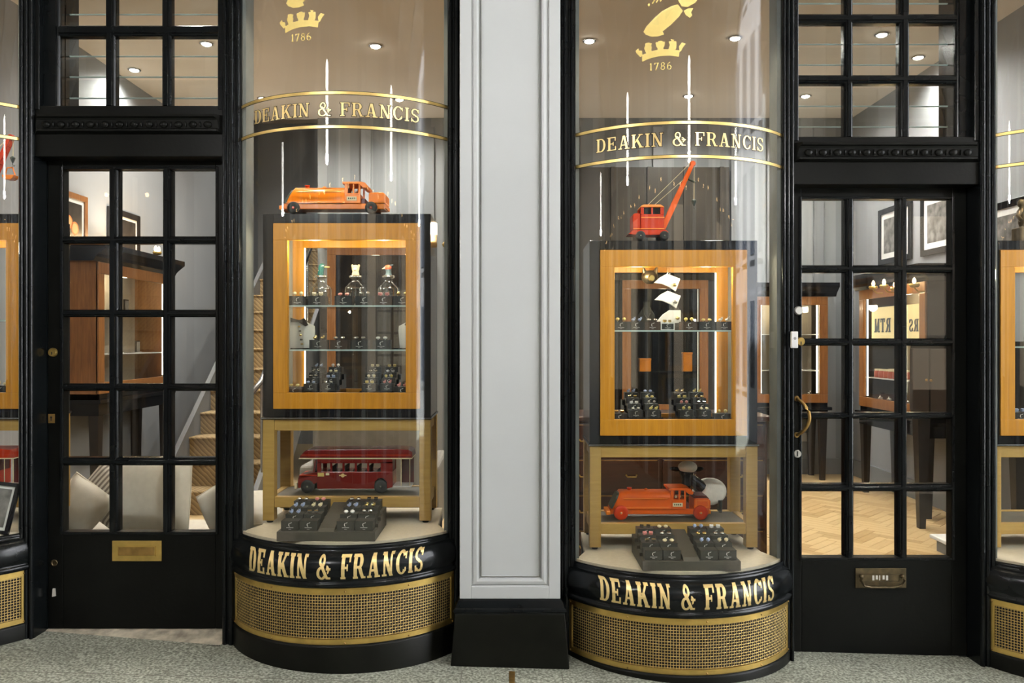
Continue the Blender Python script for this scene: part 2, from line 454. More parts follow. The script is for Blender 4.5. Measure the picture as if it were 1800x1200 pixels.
# ------------------------------------------------------------------ bow geometry
def ringpt(cx, half, s, t):
    rr = (half * half + s * s) / (2 * s); am = math.asin(half / rr); a = t * am
    return (cx + rr * math.sin(a), (rr - s) - rr * math.cos(a), a)
GH, GS = .4525, .21          # half chord and rise of the curved glass
GR = (GH * GH + GS * GS) / (2 * GS)
SILL = [(-.846, .440, .195), (-.838, .462, .222), (-.840, .472, .232), (-.850, .475, .235), (-.855, .471, .231), (-.861, .484, .254), (-.874, .496, .278), (-.893, .503, .293),
        (-.915, .507, .300), (-.940, .507, .301), (-.960, .503, .294), (-.970, .496, .285), (-.974, .502, .291), (-.981, .506, .296), (-.990, .505, .295), (-.997, .500, .288), (-1.0, .488, .276), (-1.01, .47, .26)]
def sill_at(z):
    for (z0, h0, s0), (z1, h1, s1) in zip(SILL[1:], SILL[2:]):
        if z1 <= z <= z0:
            k = (z0 - z) / max(1e-6, z0 - z1)
            return h0 + (h1 - h0) * k, s0 + (s1 - s0) * k
    return SILL[9][1], SILL[9][2]

FLOOR = lambda x: -1.361 - .029 * x
MESHME = {}
def sheet(mb, cx, prof, t0=-1, t1=1, n=40, smooth=True):
    # loft a list of (z, half, s) around the bow
    rings = []
    for z, h, s in prof:
        rings.append([(*ringpt(cx, h, s, t0 + (t1 - t0) * i / n)[:2], z) for i in range(n + 1)])
    return mb.loft(rings, closed=False, smooth=smooth)
def band(mb, cx, h, s, z0, z1, th, t0=-1, t1=1, n=40):
    # solid curved strip proud of radius by th
    o = [[(*ringpt(cx, h, s, t0 + (t1 - t0) * i / n)[:2], z) for i in range(n + 1)] for z in (z0, z1)]
    q = [[(*ringpt(cx, h + th * .55, s + th, t0 + (t1 - t0) * i / n)[:2], z) for i in range(n + 1)] for z in (z0, z1)]
    for a, b, sm in ((q[0], q[1], True), (o[0], o[1], True), (o[0], q[0], False), (o[1], q[1], False)):
        mb.loft([a, b], closed=False, smooth=sm)
    for i in (0, -1): mb.add([o[0][i], q[0][i], q[1][i], o[1][i]], [(0, 1, 2, 3)])
    return mb

def bow(n, cx, dz, label, emblem=True, text=True, ex=0):
    w = thing('window_%d' % n, (cx, 0, FLOOR(cx)), kind='structure', label=label, cat='window')
    # curved pane
    mb = MB()
    zt = 1.75
    for rr in (GR, GR - .006):
        am = math.asin(GH / GR); yc = GR - GS
        rings = [[(cx + rr * math.sin(-am + 2 * am * i / 64), yc - rr * math.cos(-am + 2 * am * i / 64), z + dz) for i in range(65)] for z in (-.848, -.2, .5, 1.1, zt)]
        mb.loft(rings, closed=False, smooth=True)
    obj('curved_pane', mb, GLASS, w)
    # sill, plinth, grille
    sill = obj('sill', sheet(MB(), cx, [(z + dz, h, s) for z, h, s in SILL]), BLACK, w)
    zb = -1.232 + dz
    obj('grille_backing', sheet(MB(), cx, [(-1.0 + dz, .476, .262), (zb, .476, .262)]), DARKIN, w)
    pl = MB(); sheet(pl, cx, [(zb + .004, .462, .25), (zb + .004, .492, .284), (zb - .006, .495, .288), (FLOOR(cx) - .03, .495, .288)]); obj('plinth', pl, BLACKP, w)
    gr = obj('grille_frame', band(MB(), cx, .483, .270, -1.024 + dz, -1.0 + dz, .008), BRASS, w)
    obj('frame_rail', band(MB(), cx, .483, .270, -1.236 + dz, -1.207 + dz, .008), BRASS, gr)
    for t0, t1 in ((-1, -.945), (.945, 1)): obj('frame_stile', band(MB(), cx, .483, .270, -1.236 + dz, -1.0 + dz, .0075, t0, t1, 4), BRASS, gr)
    for t in (-.96, -.45, .1, .55, .96):
        for z in (-1.012, -1.221):
            x, y, a = ringpt(cx, .488, .279, t)
            obj('screw', MB().ell((x, y, z + dz), (.004, .004, .004), 8, 5), BRASSD, gr)
    # woven brass wire
    if 'wire' not in MESHME:
        mb = MB(); NV, NH = 94, 16
        def wp(t, z, off):
            x, y, a = ringpt(0, .483, .270, t); return Vector((x + math.sin(a) * off, y - math.cos(a) * off, z))
        for j in range(NH):
            z = -1.203 + j * (.176 / (NH - 1)); wv = .0014; rings = []
            for i in range(NV * 2 + 1):
                t = -.945 + 1.89 * i / (NV * 2)
                off = .0022 + (.0014 if (i // 2 + j) % 2 else -.0014) * (1 if i % 2 else 0)
                rings.append([tuple(wp(t, z + wv, off)), tuple(wp(t, z, off + .0012)), tuple(wp(t, z - wv, off))])
            mb.loft(rings, closed=False)
        for i in range(NV):
            t = -.945 + 1.89 * (i + .5) / NV; rings = []; dt = .0014 / .60
            for j in range(NH * 2 + 1):
                z = -1.207 + .184 * j / (NH * 2)
                off = .0022 - (.0014 if (i + j // 2) % 2 else -.0014) * (1 if j % 2 else 0)
                rings.append([tuple(wp(t - dt, z, off)), tuple(wp(t, z, off + .0012)), tuple(wp(t + dt, z, off))])
            mb.loft(rings, closed=False)
        MESHME['wire'] = mb.mesh('woven_wire'); MESHME['wire'].materials.append(BRASSM)
    o = bpy.data.objects.new('woven_wire', MESHME['wire']); COL.objects.link(o); o.parent = gr; o.location = (cx, 0, dz); o['kind'] = 'stuff'
    # head of the bow, out of frame above
    hd = MB(); sheet(hd, cx, [(zt + dz, .3, .12), (zt + dz, .47, .23), (zt + .12 + dz, .49, .26), (zt + .4 + dz, .49, .26)])
    obj('bow_head', hd, BLACK, w)
    obj('head_soffit', MB().box(cx - .46, cx + .46, -.19, .12, zt + .01 + dz, zt + .03 + dz), CEIL, w)
    # grey inner linings where the pane meets the posts
    for sg in (-1, 1): obj('inner_lining', MB().box(cx + sg * (GH - .017), cx + sg * GH, .006, .11, -.85 + dz, zt + dz), GREYL, w)
    # display floor
    pts = [(*ringpt(cx, .447, .2, -1 + i / 12)[:2],) for i in range(25)] + [(cx + .40, .12), (cx + .386, .49), (cx - .386, .49), (cx - .40, .12)]
    obj('display_floor', MB().prism_xy(pts, -.86 + dz, -.832 + dz), BEIGE, w)
    obj('display_front_panel', MB().box(cx - .386, cx + .386, .47, .488, FLOOR(cx), -.861 + dz), WALLGD, w)
    # gold bands on the glass
    yc = GR - GS
    def gmap(u, v, off):
        a = u / GR; rr = GR + off
        return (cx + rr * math.sin(a), yc - rr * math.cos(a), v)
    for zc in (1.027, .887):
        for nm, m_, hh, o0, th in (('band_outline', OUTL, .0085, .0006, .0006), ('gold_band', GOLD, .0058, .0013, .0012)):
            mb = MB(); am = math.asin(GH / GR) - .006; N = 40
            r4 = [[gmap(GR * (-am + 2 * am * i / N), zc + dz + s_ * hh, o) for i in range(N + 1)] for s_, o in ((-1, o0), (-1, o0 + th), (1, o0 + th), (1, o0))]
            mb.loft(r4 + [r4[0]], closed=False, smooth=False)
            obj(nm, mb, m_, w)
    if text:
        off_u = -.018
        def tm(u, v, off): return gmap(u + off_u, .931 + dz + v, off)
        obn = obj('glass_lettering', MB().box(cx + off_u - .0005, cx + off_u + .0005, -GS - .0012, -GS - .0010, .9295 + dz, .930 + dz), OUTL, w)
        letters('DEAKIN & FRANCIS', .756, .056, tm, OUTL, obn, 'letter_outline', gap=.13, thick=.0006, base=.0006, Sx=.155, T=.065, e=.07, g=.05)
        letters('DEAKIN & FRANCIS', .756, .056, tm, GOLDL, obn, 'letter', gap=.13, thick=.0012, base=.0013, Sx=.155, T=.065, e=.07)
        def sm_(u, v, off):
            z = -.957 + v; h, s = sill_at(z); rr = (h * h + s * s) / (2 * s); a = u / .58
            return (cx + (rr + off) * math.sin(a), (rr - s) - (rr + off) * math.cos(a), z + dz + off * .3)
        letters('DEAKIN & FRANCIS', .785, .092, sm_, GOLDL, sill, 'letter', gap=.13, thick=.0035, base=-.001, cut=9, Sx=.21, T=.10, e=.05)
    if emblem:
        K = 3.29 / 1400
        def em(px, py): return ((1080 + px / 9 - 1212) * K * 1.02 + ex, (600 - (py / 9 - 54)) * K)
        ob = obj('emblem_crown', MB(), GOLDB, w) if False else None
        def flat(name, polys, parent):
            mb = MB()
            for pl in polys:
                q = [em(*p) for p in pl]
                mb.prism(q, lambda a, b: gmap(a, b + dz - .0, .0006), lambda a, b: gmap(a, b + dz, .0018))
            return obj(name, mb, GOLDB, parent)
        disc = lambda x, y, r, ry=None: [(x + r * math.cos(k * math.pi / 8), y + (ry or r) * math.sin(k * math.pi / 8)) for k in range(16)]
        base = []
        bt = [(455, 955), (540, 925), (620, 905), (730, 890), (880, 890), (1015, 915)]; tp = [(450, 850), (545, 812), (625, 796), (735, 780), (880, 790), (1030, 815)]
        for i in range(5): base.append([bt[i], bt[i + 1], tp[i + 1], tp[i]])
        cr = flat('emblem_crown', base, w)
        flat('crown_leaf', [[(350, 770), (395, 735), (405, 770), (450, 780), (462, 850), (430, 880), (365, 810)]], cr)
        flat('crown_fleur', [disc(545, 745, 58), [(500, 700), (505, 665), (560, 660), (605, 680), (590, 720)], [(500, 790), (600, 780), (600, 830), (520, 830)]], cr)
        flat('crown_fleur', [disc(735, 712, 66), [(690, 760), (780, 760), (790, 800), (690, 800)], [(670, 655), (690, 690), (660, 700)], [(800, 655), (780, 690), (805, 700)]], cr)
        flat('crown_fleur', [[(862, 668), (900, 660), (978, 668), (982, 730), (972, 800), (855, 800), (878, 720)], [(890, 630), (950, 645), (930, 665), (900, 655)]], cr)
        flat('crown_leaf', [[(1030, 835), (1018, 750), (1065, 688), (1122, 712), (1085, 760), (1050, 825)]], cr)
        flat('emblem_figure', [[(475, 480), (520, 400), (650, 270), (760, 180), (900, 110), (1000, 85), (1078, 190), (1020, 280), (900, 400), (790, 485), (768, 500), (790, 552), (700, 575), (600, 570), (510, 530)]], w)
        flat('emblem_bust', [[(1012, 40), (1000, -20), (1030, -90), (1120, -160), (1240, -150), (1320, -60), (1310, 10), (1265, 65), (1150, 130), (1060, 118)]], w)
        flat('emblem_hand', [[(1092, 190), (1160, 150), (1240, 148), (1205, 215), (1222, 262), (1185, 300), (1120, 255)]], w)
        scr = flat('emblem_motto', [[(540, 60), (560, 30), (575, 60), (560, 90)]], w)
        for dx in (60, 120, 180): flat('motto_stroke', [[(545 + dx, 50 - dx * .2), (580 + dx, 0 - dx * .2), (592 + dx, 10 - dx * .2), (560 + dx, 66 - dx * .2)]], scr)
        def ym(u, v, off): return gmap(u + em(737, 0)[0], em(0, 1110)[1] + v + dz, off)
        letters('1786', .092, .031, ym, GOLDB, cr, 'numeral', gap=.16, thick=.0012, base=.0006, Sx=.15, T=.07)
    # two lamps under the head of the bow
    for sg in (-1, 1):
        x = cx + sg * .2
        sp = obj('recessed_spotlight', MB().lathe([(.03, 0), (.03, .012), (.024, .014)], (x, -.12, zt - .01 + dz), 12), CHROME, w)
        lamp('bow_spot', 'SPOT', (x, -.12, zt - .02 + dz), BOWSPOT, (1, .84, .62), .03, (cx + sg * .05, .12, -.1 + dz), 95, .7)
    return w

# ------------------------------------------------------------------ setting: floor, arcade, room
fl = MB(); xs = (-9, 9)
fl.add([(-9, -4.6, FLOOR(-9)), (9, -4.6, FLOOR(9)), (9, .12, FLOOR(9)), (-9, .12, FLOOR(-9)),
        (-9, -4.6, FLOOR(-9) - .1), (9, -4.6, FLOOR(9) - .1), (9, .12, FLOOR(9) - .1), (-9, .12, FLOOR(-9) - .1)],
       [(0, 1, 2, 3), (7, 6, 5, 4), (0, 4, 5, 1), (1, 5, 6, 2), (2, 6, 7, 3), (3, 7, 4, 0)])
floor = obj('floor', fl, TERR, kind='structure', label='speckled grey terrazzo paving of the arcade', cat='floor')
def strip_on_floor(name, x0, x1, y0, y1, m, h=.0015, skew=0):
    mb = MB(); p = [(x0, y0), (x1, y0), (x1 + skew, y1), (x0 + skew, y1)]
    mb.add([(a, b, FLOOR(a) - .004) for a, b in p] + [(a, b, FLOOR(a) + h) for a, b in p], [(3, 2, 1, 0), (4, 5, 6, 7), (0, 1, 5, 4), (1, 2, 6, 5), (2, 3, 7, 6), (3, 0, 4, 7)])
    return obj(name, mb, m, floor)
strip_on_floor('expansion_joint', -.012, .012, -1.6, -.215, BRASSD)
JOINT = mat('terrazzo_joint', (.16, .155, .13), .8)
for x in (-.205, .205): strip_on_floor('slab_joint', x - .002, x + .002, -1.6, -.215, JOINT, .0006)
strip_on_floor('slab_joint', -2.6, -.55, -.352, -.348, JOINT, .0006); strip_on_floor('slab_joint', .5, 2.6, -.352, -.348, JOINT, .0006)

FI = -1.362      # shop floor level
rf = obj('floor_shop', MB().box(-3.5, 3.62, .1, 7.2, FI - .05, FI), PARQ[1], kind='structure', label='pale oak parquet floor inside the shop', cat='floor')
HC = 2.3
obj('ceiling', MB().box(-3.5, 3.62, .16, 4.75, HC, HC + .1), CEIL, kind='structure', label='warm beige ceiling inside the shop', cat='ceiling')
obj('wall_left', MB().box(-3.5, -3.38, .2, 7.2, FI, HC + .6), WALLG, kind='structure', label='pale grey side wall behind the left door', cat='wall')
obj('wall_right', MB().box(3.5, 3.62, .2, 4.9, FI, HC), WALLG, kind='structure', label='pale grey side wall behind the right door', cat='wall')
wb = MB(); wb.box(-2.0, 3.62, 4.7, 4.82, FI, HC)
wback = obj('wall_back', wb, STRIPE, kind='structure', label='grey striped back wall of the shop', cat='wall')
obj('wall_stair', MB().box(-3.5, -1.9, 7.1, 7.2, FI, HC + .8), WALLG, kind='structure', label='grey wall at the head of the stairs', cat='wall')
obj('wall_stair_side', MB().box(-2.02, -1.92, 4.82, 7.1, FI, HC + .8), WALLG, kind='structure', label='grey wall beside the upper stairs', cat='wall')
obj('ceiling_stair', MB().box(-3.5, -1.9, 4.6, 7.2, HC + .6, HC + .7).box(-3.5, -1.9, 4.6, 4.75, HC + .02, HC + .62), CEIL, kind='structure', label='sloping stair ceiling at the back left', cat='ceiling')
bk = obj('baseboard_back', MB().box(-1.98, 3.5, 4.68, 4.7, FI, FI + .16), WALLGD, kind='structure', label='grey skirting board along the back wall', cat='skirting')
obj('baseboard_right', MB().box(3.47, 3.5, .6, 4.68, FI, FI + .16), WALLGD, kind='structure', label='grey skirting board along the right wall', cat='skirting')
# wall strips on the back wall
for px, w_, m_ in ((300, 0, 0),):
    pass
for i, x in enumerate((-1.55, -.9, -.1, .7, 1.45, 2.25, 2.62, 3.1)):
    obj('wall_strip', MB().box(x, x + .10, 4.67, 4.7, FI + .16, HC - .1), WALLGD if i % 2 else WALLG, wback)
# herringbone blocks where the right door shows the floor
L_, W_ = .28, .07
pm = []
for i in range(3):
    b_ = MB().box(-L_ / 2 + .001, L_ / 2 - .001, -W_ / 2 + .001, W_ / 2 - .001, -.004, .003); me_ = b_.mesh('parquet_block'); me_.materials.append(PARQ[i]); pm.append(me_)
n = 0; rnd = random.Random(3)
cells = []
for a in range(-80, 80):
    for b in range(-14, 15):
        for k in (0, 1):
            # rows step by one block width; level block then four upright blocks, repeating every two lengths
            if k == 0: p = (a * W_ + b * 2 * L_ + L_ / 2, a * W_ + W_ / 2, 0)
            else: p = (a * W_ + b * 2 * L_ + L_ + W_ / 2, a * W_ - L_ / 2 + W_, 90)
            c45 = math.cos(R(45)); x = (p[0] - p[1]) * c45 + 2.4; y = (p[0] + p[1]) * c45 + 2.4
            if 1.1 < y < 3.9 and abs(x - (.44 * (y + 3.5))) < .62: cells.append((y, x, p[2] + 45, (a, b, k)))
cells.sort()
for y, x, ang, _ in cells[:300]:
    o = bpy.data.objects.new('parquet_block', rnd.choice([pm[0], pm[1], pm[1], pm[1], pm[2]])); COL.objects.link(o)
    o.parent = rf; o.location = (x, y, FI + .0005 + rnd.random() * .0004); o.rotation_euler = (0, 0, R(ang))

# the arcade round the camera: opposite side, vault, end of the street
ob = MB().box(-9, 7.5, -4.75, -4.6, -1.7, 4.4)
wo = obj('wall_opposite', ob, ARCB, kind='structure', label='opposite side of the arcade', cat='wall')
obj('wall_sun_block', MB().box(-9.15, -9, -4.75, .2, -1.7, 4.7), ARCW, kind='structure', label='added wall blocking sun at the left end of the arcade', cat='wall')  # wall added to keep sun out of the open left end
ro = random.Random(21)
for i, x in enumerate([-8.4 + 1.75 * k for k in range(10)]):
    obj('opposite_pilaster', MB().box(x - .13, x + .13, -4.6, -4.48, -1.65, 2.6), GREYP, wo)
    if i < 9:
        sf = obj('opposite_shopfront', MB().box(x + .16, x + 1.59, -4.6, -4.56, -1.5, 2.6), ARCD, wo)
        obj('opposite_window', MB().box(x + .30, x + .95, -4.57, -4.54, -.5, 1.3), LITW if i % 2 else WINDK, wo)
        obj('opposite_door', MB().box(x + 1.1, x + 1.45, -4.57, -4.54, -1.2, 1.3), WINDK, wo)
        obj('opposite_fascia', MB().box(x + .18, x + 1.57, -4.56, -4.50, 1.75, 2.0), BLACK, wo)
        for q in (.27, .97, 1.06, 1.48): obj('streak_mullion', MB().box(x + q, x + q + .03, -4.56, -4.51, -1.4, 1.7), ARCW if (i + int(q * 10)) % 2 else ARCB, sf)  # pale and dark bars added to reflect as streaks in the bows
        for q in range(3):
            bx0 = x + .3 + q * .42; bz0 = 1.45 + .12 * ro.random()
            obj('opposite_bulb', MB().ell((bx0, -4.47, bz0), (.018, .018, .024), 8, 6), BULB, sf)
STRP = [mat('streak_pale', (.50, .45, .38), .7, var=.1), ARCD, mat('streak_ochre', (.34, .22, .11), .6, var=.2), WINDK, mat('streak_grey', (.30, .31, .32), .6)]  # strips added for the vertical streaks reflected in the bow glass
xx = -8.9
while xx < 7.3:
    ww = ro.choice((.10, .16, .25, .4)); obj('streak_strip', MB().box(xx, xx + ww - .01, -4.6, -4.55 + ro.random() * .06, 2.02, 3.25), ro.choice(STRP), wo); xx += ww
cv = MB(); arc = [(-2.25 - 2.55 * math.cos(k * math.pi / 16), 3.1 + 1.5 * math.sin(k * math.pi / 16)) for k in range(17)]
cv.loft([[(x, a, b) for a, b in arc] for x in (-9, -5, 0, 7.5)], closed=False)
cv.loft([[(x, a * 1.0 - .0, b + .2) for a, b in arc] for x in (-9, -5, 0, 7.5)], closed=False)
vault = obj('ceiling_vault', cv, ARCW, kind='structure', label='plaster vault over the arcade walk', cat='ceiling')
for x in [-8.4 + 1.75 * k for k in range(10)]:
    rb = MB(); rb.loft([[(xx, -2.25 - (2.55 - dd) * math.cos(k * math.pi / 16), 3.1 + (1.5 - dd) * math.sin(k * math.pi / 16)) for k in range(17)] for xx, dd in ((x - .14, .0), (x - .14, .12), (x + .14, .12), (x + .14, .0))], closed=False, smooth=False)
    obj('vault_rib', rb, GREYP, vault)
obj('sun_block_slab', MB().box(-9.2, 7.5, -4.8, 7.4, 4.65, 4.9), ARCW, kind='structure', label='unseen roof slab added to keep sun off the arcade and the shops', cat='roof')  # slab added to stop sunlight leaking in over the ceilings
obj('wall_front_upper', MB().box(-9, 7.5, .0, .16, 2.15, 4.65), ARCW, kind='structure', label='plain wall above the shop windows', cat='wall')
obj('wall_front_side', MB().box(3.02, 7.5, .02, .16, -1.7, 2.15), ARCW, kind='structure', label='arcade wall beyond the last right window', cat='wall')
obj('wall_front_far_side', MB().box(-9, -3.1, .02, .16, -1.7, 2.15), ARCW, kind='structure', label='arcade wall beyond the first left window', cat='wall')
for li, x in enumerate((-5.2, -1.55, 1.25, 4.4)):
    la = thing('arcade_lantern', (x, -2.5, 1.66), label='long white hanging lantern, %s along the arcade from the left' % ['first', 'second', 'third', 'fourth'][li], cat='lantern', group='arcade lanterns')
    obj('lantern_tube', MB().lathe([(.02, -.34), (.05, -.3), (.05, .3), (.02, .34)], (0, 0, 0), 12), LANT, la, local=True)
    obj('lantern_rod', MB().cyl((0, 0, .34), (0, 0, 2.7), .008, 6), BRASSD, la, local=True)
    lamp('lantern_light', 'POINT', (x, -2.5, 1.30), ARCADE_LAMP, (1, 1, .99), .045)
# street end: white building in daylight
ws = thing('street_building', (11.5, -5, -1.8), label='white stucco building across the street end', cat='building')
obj('front_wall', MB().box(11.5, 12.2, -14, 4, -1.9, 11), STONEW, ws)
for r_ in range(5):
    for c_ in range(9):
        y = -13 + c_ * 1.9; z = -.8 + r_ * 2.3
        fr = obj('window_surround', MB().box(11.42, 11.5, y - .08, y + 1.08, z - .1, z + 1.6), STONEW, ws)
        obj('pane', MB().box(11.405, 11.42, y, y + 1, z, z + 1.5), WINDK, fr)
        for k in (0, 1): obj('glazing_bar', MB().box(11.39, 11.405, y + .31 + k * .33, y + .36 + k * .33, z, z + 1.5), STONEW, fr)
obj('floor_street', MB().box(9, 13, -14, 4, -1.95, FLOOR(9) - .1), TERR, kind='structure', label='street paving at the end of the arcade', cat='floor')

# ------------------------------------------------------------------ pilaster
p_ = thing('pilaster', (-.006, -.15, FLOOR(0)), kind='structure', label='pale grey panelled pilaster between the two shopfronts', cat='pilaster')
dS = 3.35; xl, xr = X(808, dS), X(985, dS); zbS = Z(1052, dS)
YS = -.15
sh = MB(); ol, orr, obm = X(828.5, dS), X(965, dS), Z(1031, dS); il, ir_, ibm = X(843, dS), X(949, dS), Z(1011, dS); top = 2.2
sh.box(xl, ol, YS, 0.16, zbS, top); sh.box(orr, xr, YS, .16, zbS, top); sh.box(ol, orr, YS, .16, zbS, obm)
obj('shaft', sh, GREYP, p_, bevel=.002)
# stepped moulding round the sunk panel: cross-section offsets inward with depth
mo = MB()
prof = [(0, .004), (.004, .010), (.010, .004), (.022, .001), (.030, .004), (.034, .012), (.038, .016), (.041, .010), (.0435, .020)]
rings = []
for dx, dy in prof: rings.append([(ol + dx, YS + dy, top), (ol + dx, YS + dy, obm + dx), (orr - dx, YS + dy, obm + dx), (orr - dx, YS + dy, top)])
mo.loft(rings, closed=False, smooth=False); obj('panel_moulding', mo, GREYP, p_)
obj('sunk_panel', MB().box(ol + .04, orr - .04, YS + .016, .1, obm + .04, top), GREYP, p_)
for (a, b, c_, d_) in ((ol + .0000, ol + .0014, obm, top), (orr - .0014, orr, obm, top), (ol + .0405, ol + .0425, obm + .041, top), (orr - .0425, orr - .0405, obm + .041, top), (ol + .0335, ol + .0348, obm + .034, top), (orr - .0348, orr - .0335, obm + .034, top)):
    obj('seam_line', MB().box(a, b, YS + (.003 if a in (ol, orr - .0014) else .0075), YS + .02, c_, d_), GREYD, p_)
obj('seam_line', MB().box(ol + .04, orr - .04, YS + .009, YS + .02, obm + .0395, obm + .0415), GREYD, p_)
pw0, pw1 = X(792, 3.32), X(1001, 3.32)
cap = MB(); zz = zbS
cr_ = [(zz, .0), (zz - .008, .006), (zz - .02, .010), (zz - .034, .014), (zz - .040, .021), (zz - .048, .0225), (zz - .053, .019), (zz - .06, .017)]
cap.loft([[(xl - o_ * 1.15, YS - o_, z_), (xr + o_ * 1.15, YS - o_, z_), (xr + o_ * 1.15, .1, z_), (xl - o_ * 1.15, .1, z_)] for z_, o_ in cr_], smooth=False)
obj('base_moulding', cap, BLACK, p_)
pf = MB(); k0 = zz - .058
pf.add([(xl - .019, YS - .0175, k0), (xr + .019, YS - .0175, k0), (xr + .019, .1, k0), (xl - .019, .1, k0), (pw0, -.18, FLOOR(pw0)), (pw1, -.18, FLOOR(pw1)), (pw1, .1, FLOOR(pw1)), (pw0, .1, FLOOR(pw0))],
       [(0, 1, 2, 3), (7, 6, 5, 4), (0, 4, 5, 1), (1, 5, 6, 2), (2, 6, 7, 3), (3, 7, 4, 0)])
obj('plinth', pf, BLACKP, p_, bevel=.004)
obj('wall_pier', MB().box(-.19, .19, .1, .5, FI, HC), GREYL, kind='structure', label='grey pier behind the pilaster inside the shop', cat='wall')

# ------------------------------------------------------------------ shopfront joinery
def post(parent, x0, x1, z0, z1, y0=-.03, beads=True, m=BLACK):
    mb = MB(); mb.box(x0, x1, y0 + .018, .12, z0, z1)
    w_ = x1 - x0
    o = obj('post', mb, m, parent, bevel=.002)
    if beads:
        for k, r_ in ((.16, .010), (.5, .014), (.84, .010)):
            x = x0 + w_ * k; rr = min(r_, w_ * .15)
            arc = [(x + rr * math.cos(t * math.pi / 6), y0 + .018 - rr * 1.1 * math.sin(t * math.pi / 6)) for t in range(7)]
            obj('bead', MB().prism_xy(arc, z0, z1), m, o)
    return o
def bar_v(mb, x0, x1, y0, y1, z0, z1):
    c = min(.010, (x1 - x0) * .3)
    mb.prism_xy([(x0, y1), (x0, y0 + .016), (x0 + c * .5, y0 + .010), (x0 + c, y0 + .008), (x0 + c * 1.2, y0), (x1 - c * 1.2, y0), (x1 - c, y0 + .008), (x1 - c * .5, y0 + .010), (x1, y0 + .016), (x1, y1)], z0, z1)
    return mb
def bar_h(mb, x0, x1, y0, y1, z0, z1):
    c = min(.010, (z1 - z0) * .3)
    mb.prism_yz([(y1, z0), (y0 + .016, z0), (y0 + .010, z0 + c * .5), (y0 + .008, z0 + c), (y0, z0 + c * 1.2), (y0, z1 - c * 1.2), (y0 + .008, z1 - c), (y0 + .010, z1 - c * .5), (y0 + .016, z1), (y1, z1)], x0, x1)
    return mb
def bevel_pane(x0, x1, z0, z1, y, parent):
    mb = MB(); i = .014; t = .004
    v = [(x0, y, z0), (x1, y, z0), (x1, y, z1), (x0, y, z1), (x0 + i, y - t, z0 + i), (x1 - i, y - t, z0 + i), (x1 - i, y - t, z1 - i), (x0 + i, y - t, z1 - i),
         (x0, y + .003, z0), (x1, y + .003, z0), (x1, y + .003, z1), (x0, y + .003, z1)]
    mb.add(v, [(4, 5, 6, 7), (0, 1, 5, 4), (1, 2, 6, 5), (2, 3, 7, 6), (3, 0, 4, 7), (11, 10, 9, 8)])
    obj('pane', mb, GLASSP, parent)

def shopdoor(n, cols, rows, jl, jr, dz, label, sill_m):
    # cols/rows: pane edges in metres (x pairs, z pairs top to bottom); jl/jr jamb faces
    d = thing('door_%d' % n, ((jl + jr) / 2, .1, FLOOR((jl + jr) / 2)), kind='structure', label=label, cat='door')
    y0, y1 = .1, .145
    xa, xb = cols[0][0], cols[-1][1]; zt, zb = rows[0][0], rows[-1][1]
    bot = -1.295 + dz
    obj('stile', MB().box(jl + .002, xa, y0 - .006, y1, bot, .86 + dz), BLACKD, d, bevel=.003)
    obj('stile', MB().box(xb, jr - .002, y0 - .006, y1, bot, .86 + dz), BLACKD, d, bevel=.003)
    obj('top_rail', MB().box(xa, xb, y0 - .006, y1, zt, .86 + dz), BLACKD, d, bevel=.003)
    obj('bottom_panel', MB().box(xa, xb, y0 - .006, y1, bot, zb), BLACKD, d, bevel=.003)
    for a, b in zip(cols, cols[1:]): obj('muntin', bar_v(MB(), a[1], b[0], y0 - .010, y1, zb, zt), BLACK, d)
    for a, b in zip(rows, rows[1:]): obj('muntin', bar_h(MB(), xa, xb, y0 - .012, y1, b[0], a[1]), BLACK, d)
    # inner edge moulding round the glazed field
    for x0, x1 in ((xa - .012, xa), (xb, xb + .012)): obj('glazing_bead', MB().box(x0, x1, y0 - .011, y0, zb - .012, zt + .012), BLACK, d, bevel=.002)
    for z0, z1 in ((zt, zt + .012), (zb - .012, zb)): obj('glazing_bead', MB().box(xa, xb, y0 - .011, y0, z0, z1), BLACK, d, bevel=.002)
    for (a, b) in cols:
        for (t, q) in rows: bevel_pane(a, b, q, t, y0 + .02, d)
    # threshold
    fz = FLOOR((jl + jr) / 2)
    th = MB(); zt_ = -1.297 + dz
    th.prism_yz([(.145, fz - .03), (-.035, fz - .03), (-.035, zt_ - .032), (-.02, zt_ - .026), (.09, zt_), (.145, zt_)], jl, jr)
    obj('threshold', th, sill_m, d)
    if sill_m is WORN:
        obj('worn_edge', MB().prism_xz([(jl, fz - .01), (jl, zt_ - .05), (jl + .1, zt_ - .044), (jl + .3, zt_ - .05), (jl + .5, zt_ - .046), (jr, zt_ - .052), (jr, fz - .01)], -.0365, -.034), mat('worn_black', (.03, .024, .015), .7, var=.8, scale=14), d)
    else:
        rr = random.Random(5)
        for k in range(14):
            x = jl + .22 + k * .03 + rr.random() * .01; l_ = .01 + rr.random() * .02
            obj('paint_chip', MB().box(x, x + l_, -.0215, -.019, zt_ - .0265, zt_ - .024 + rr.random() * .003), WORN, d)
    return d

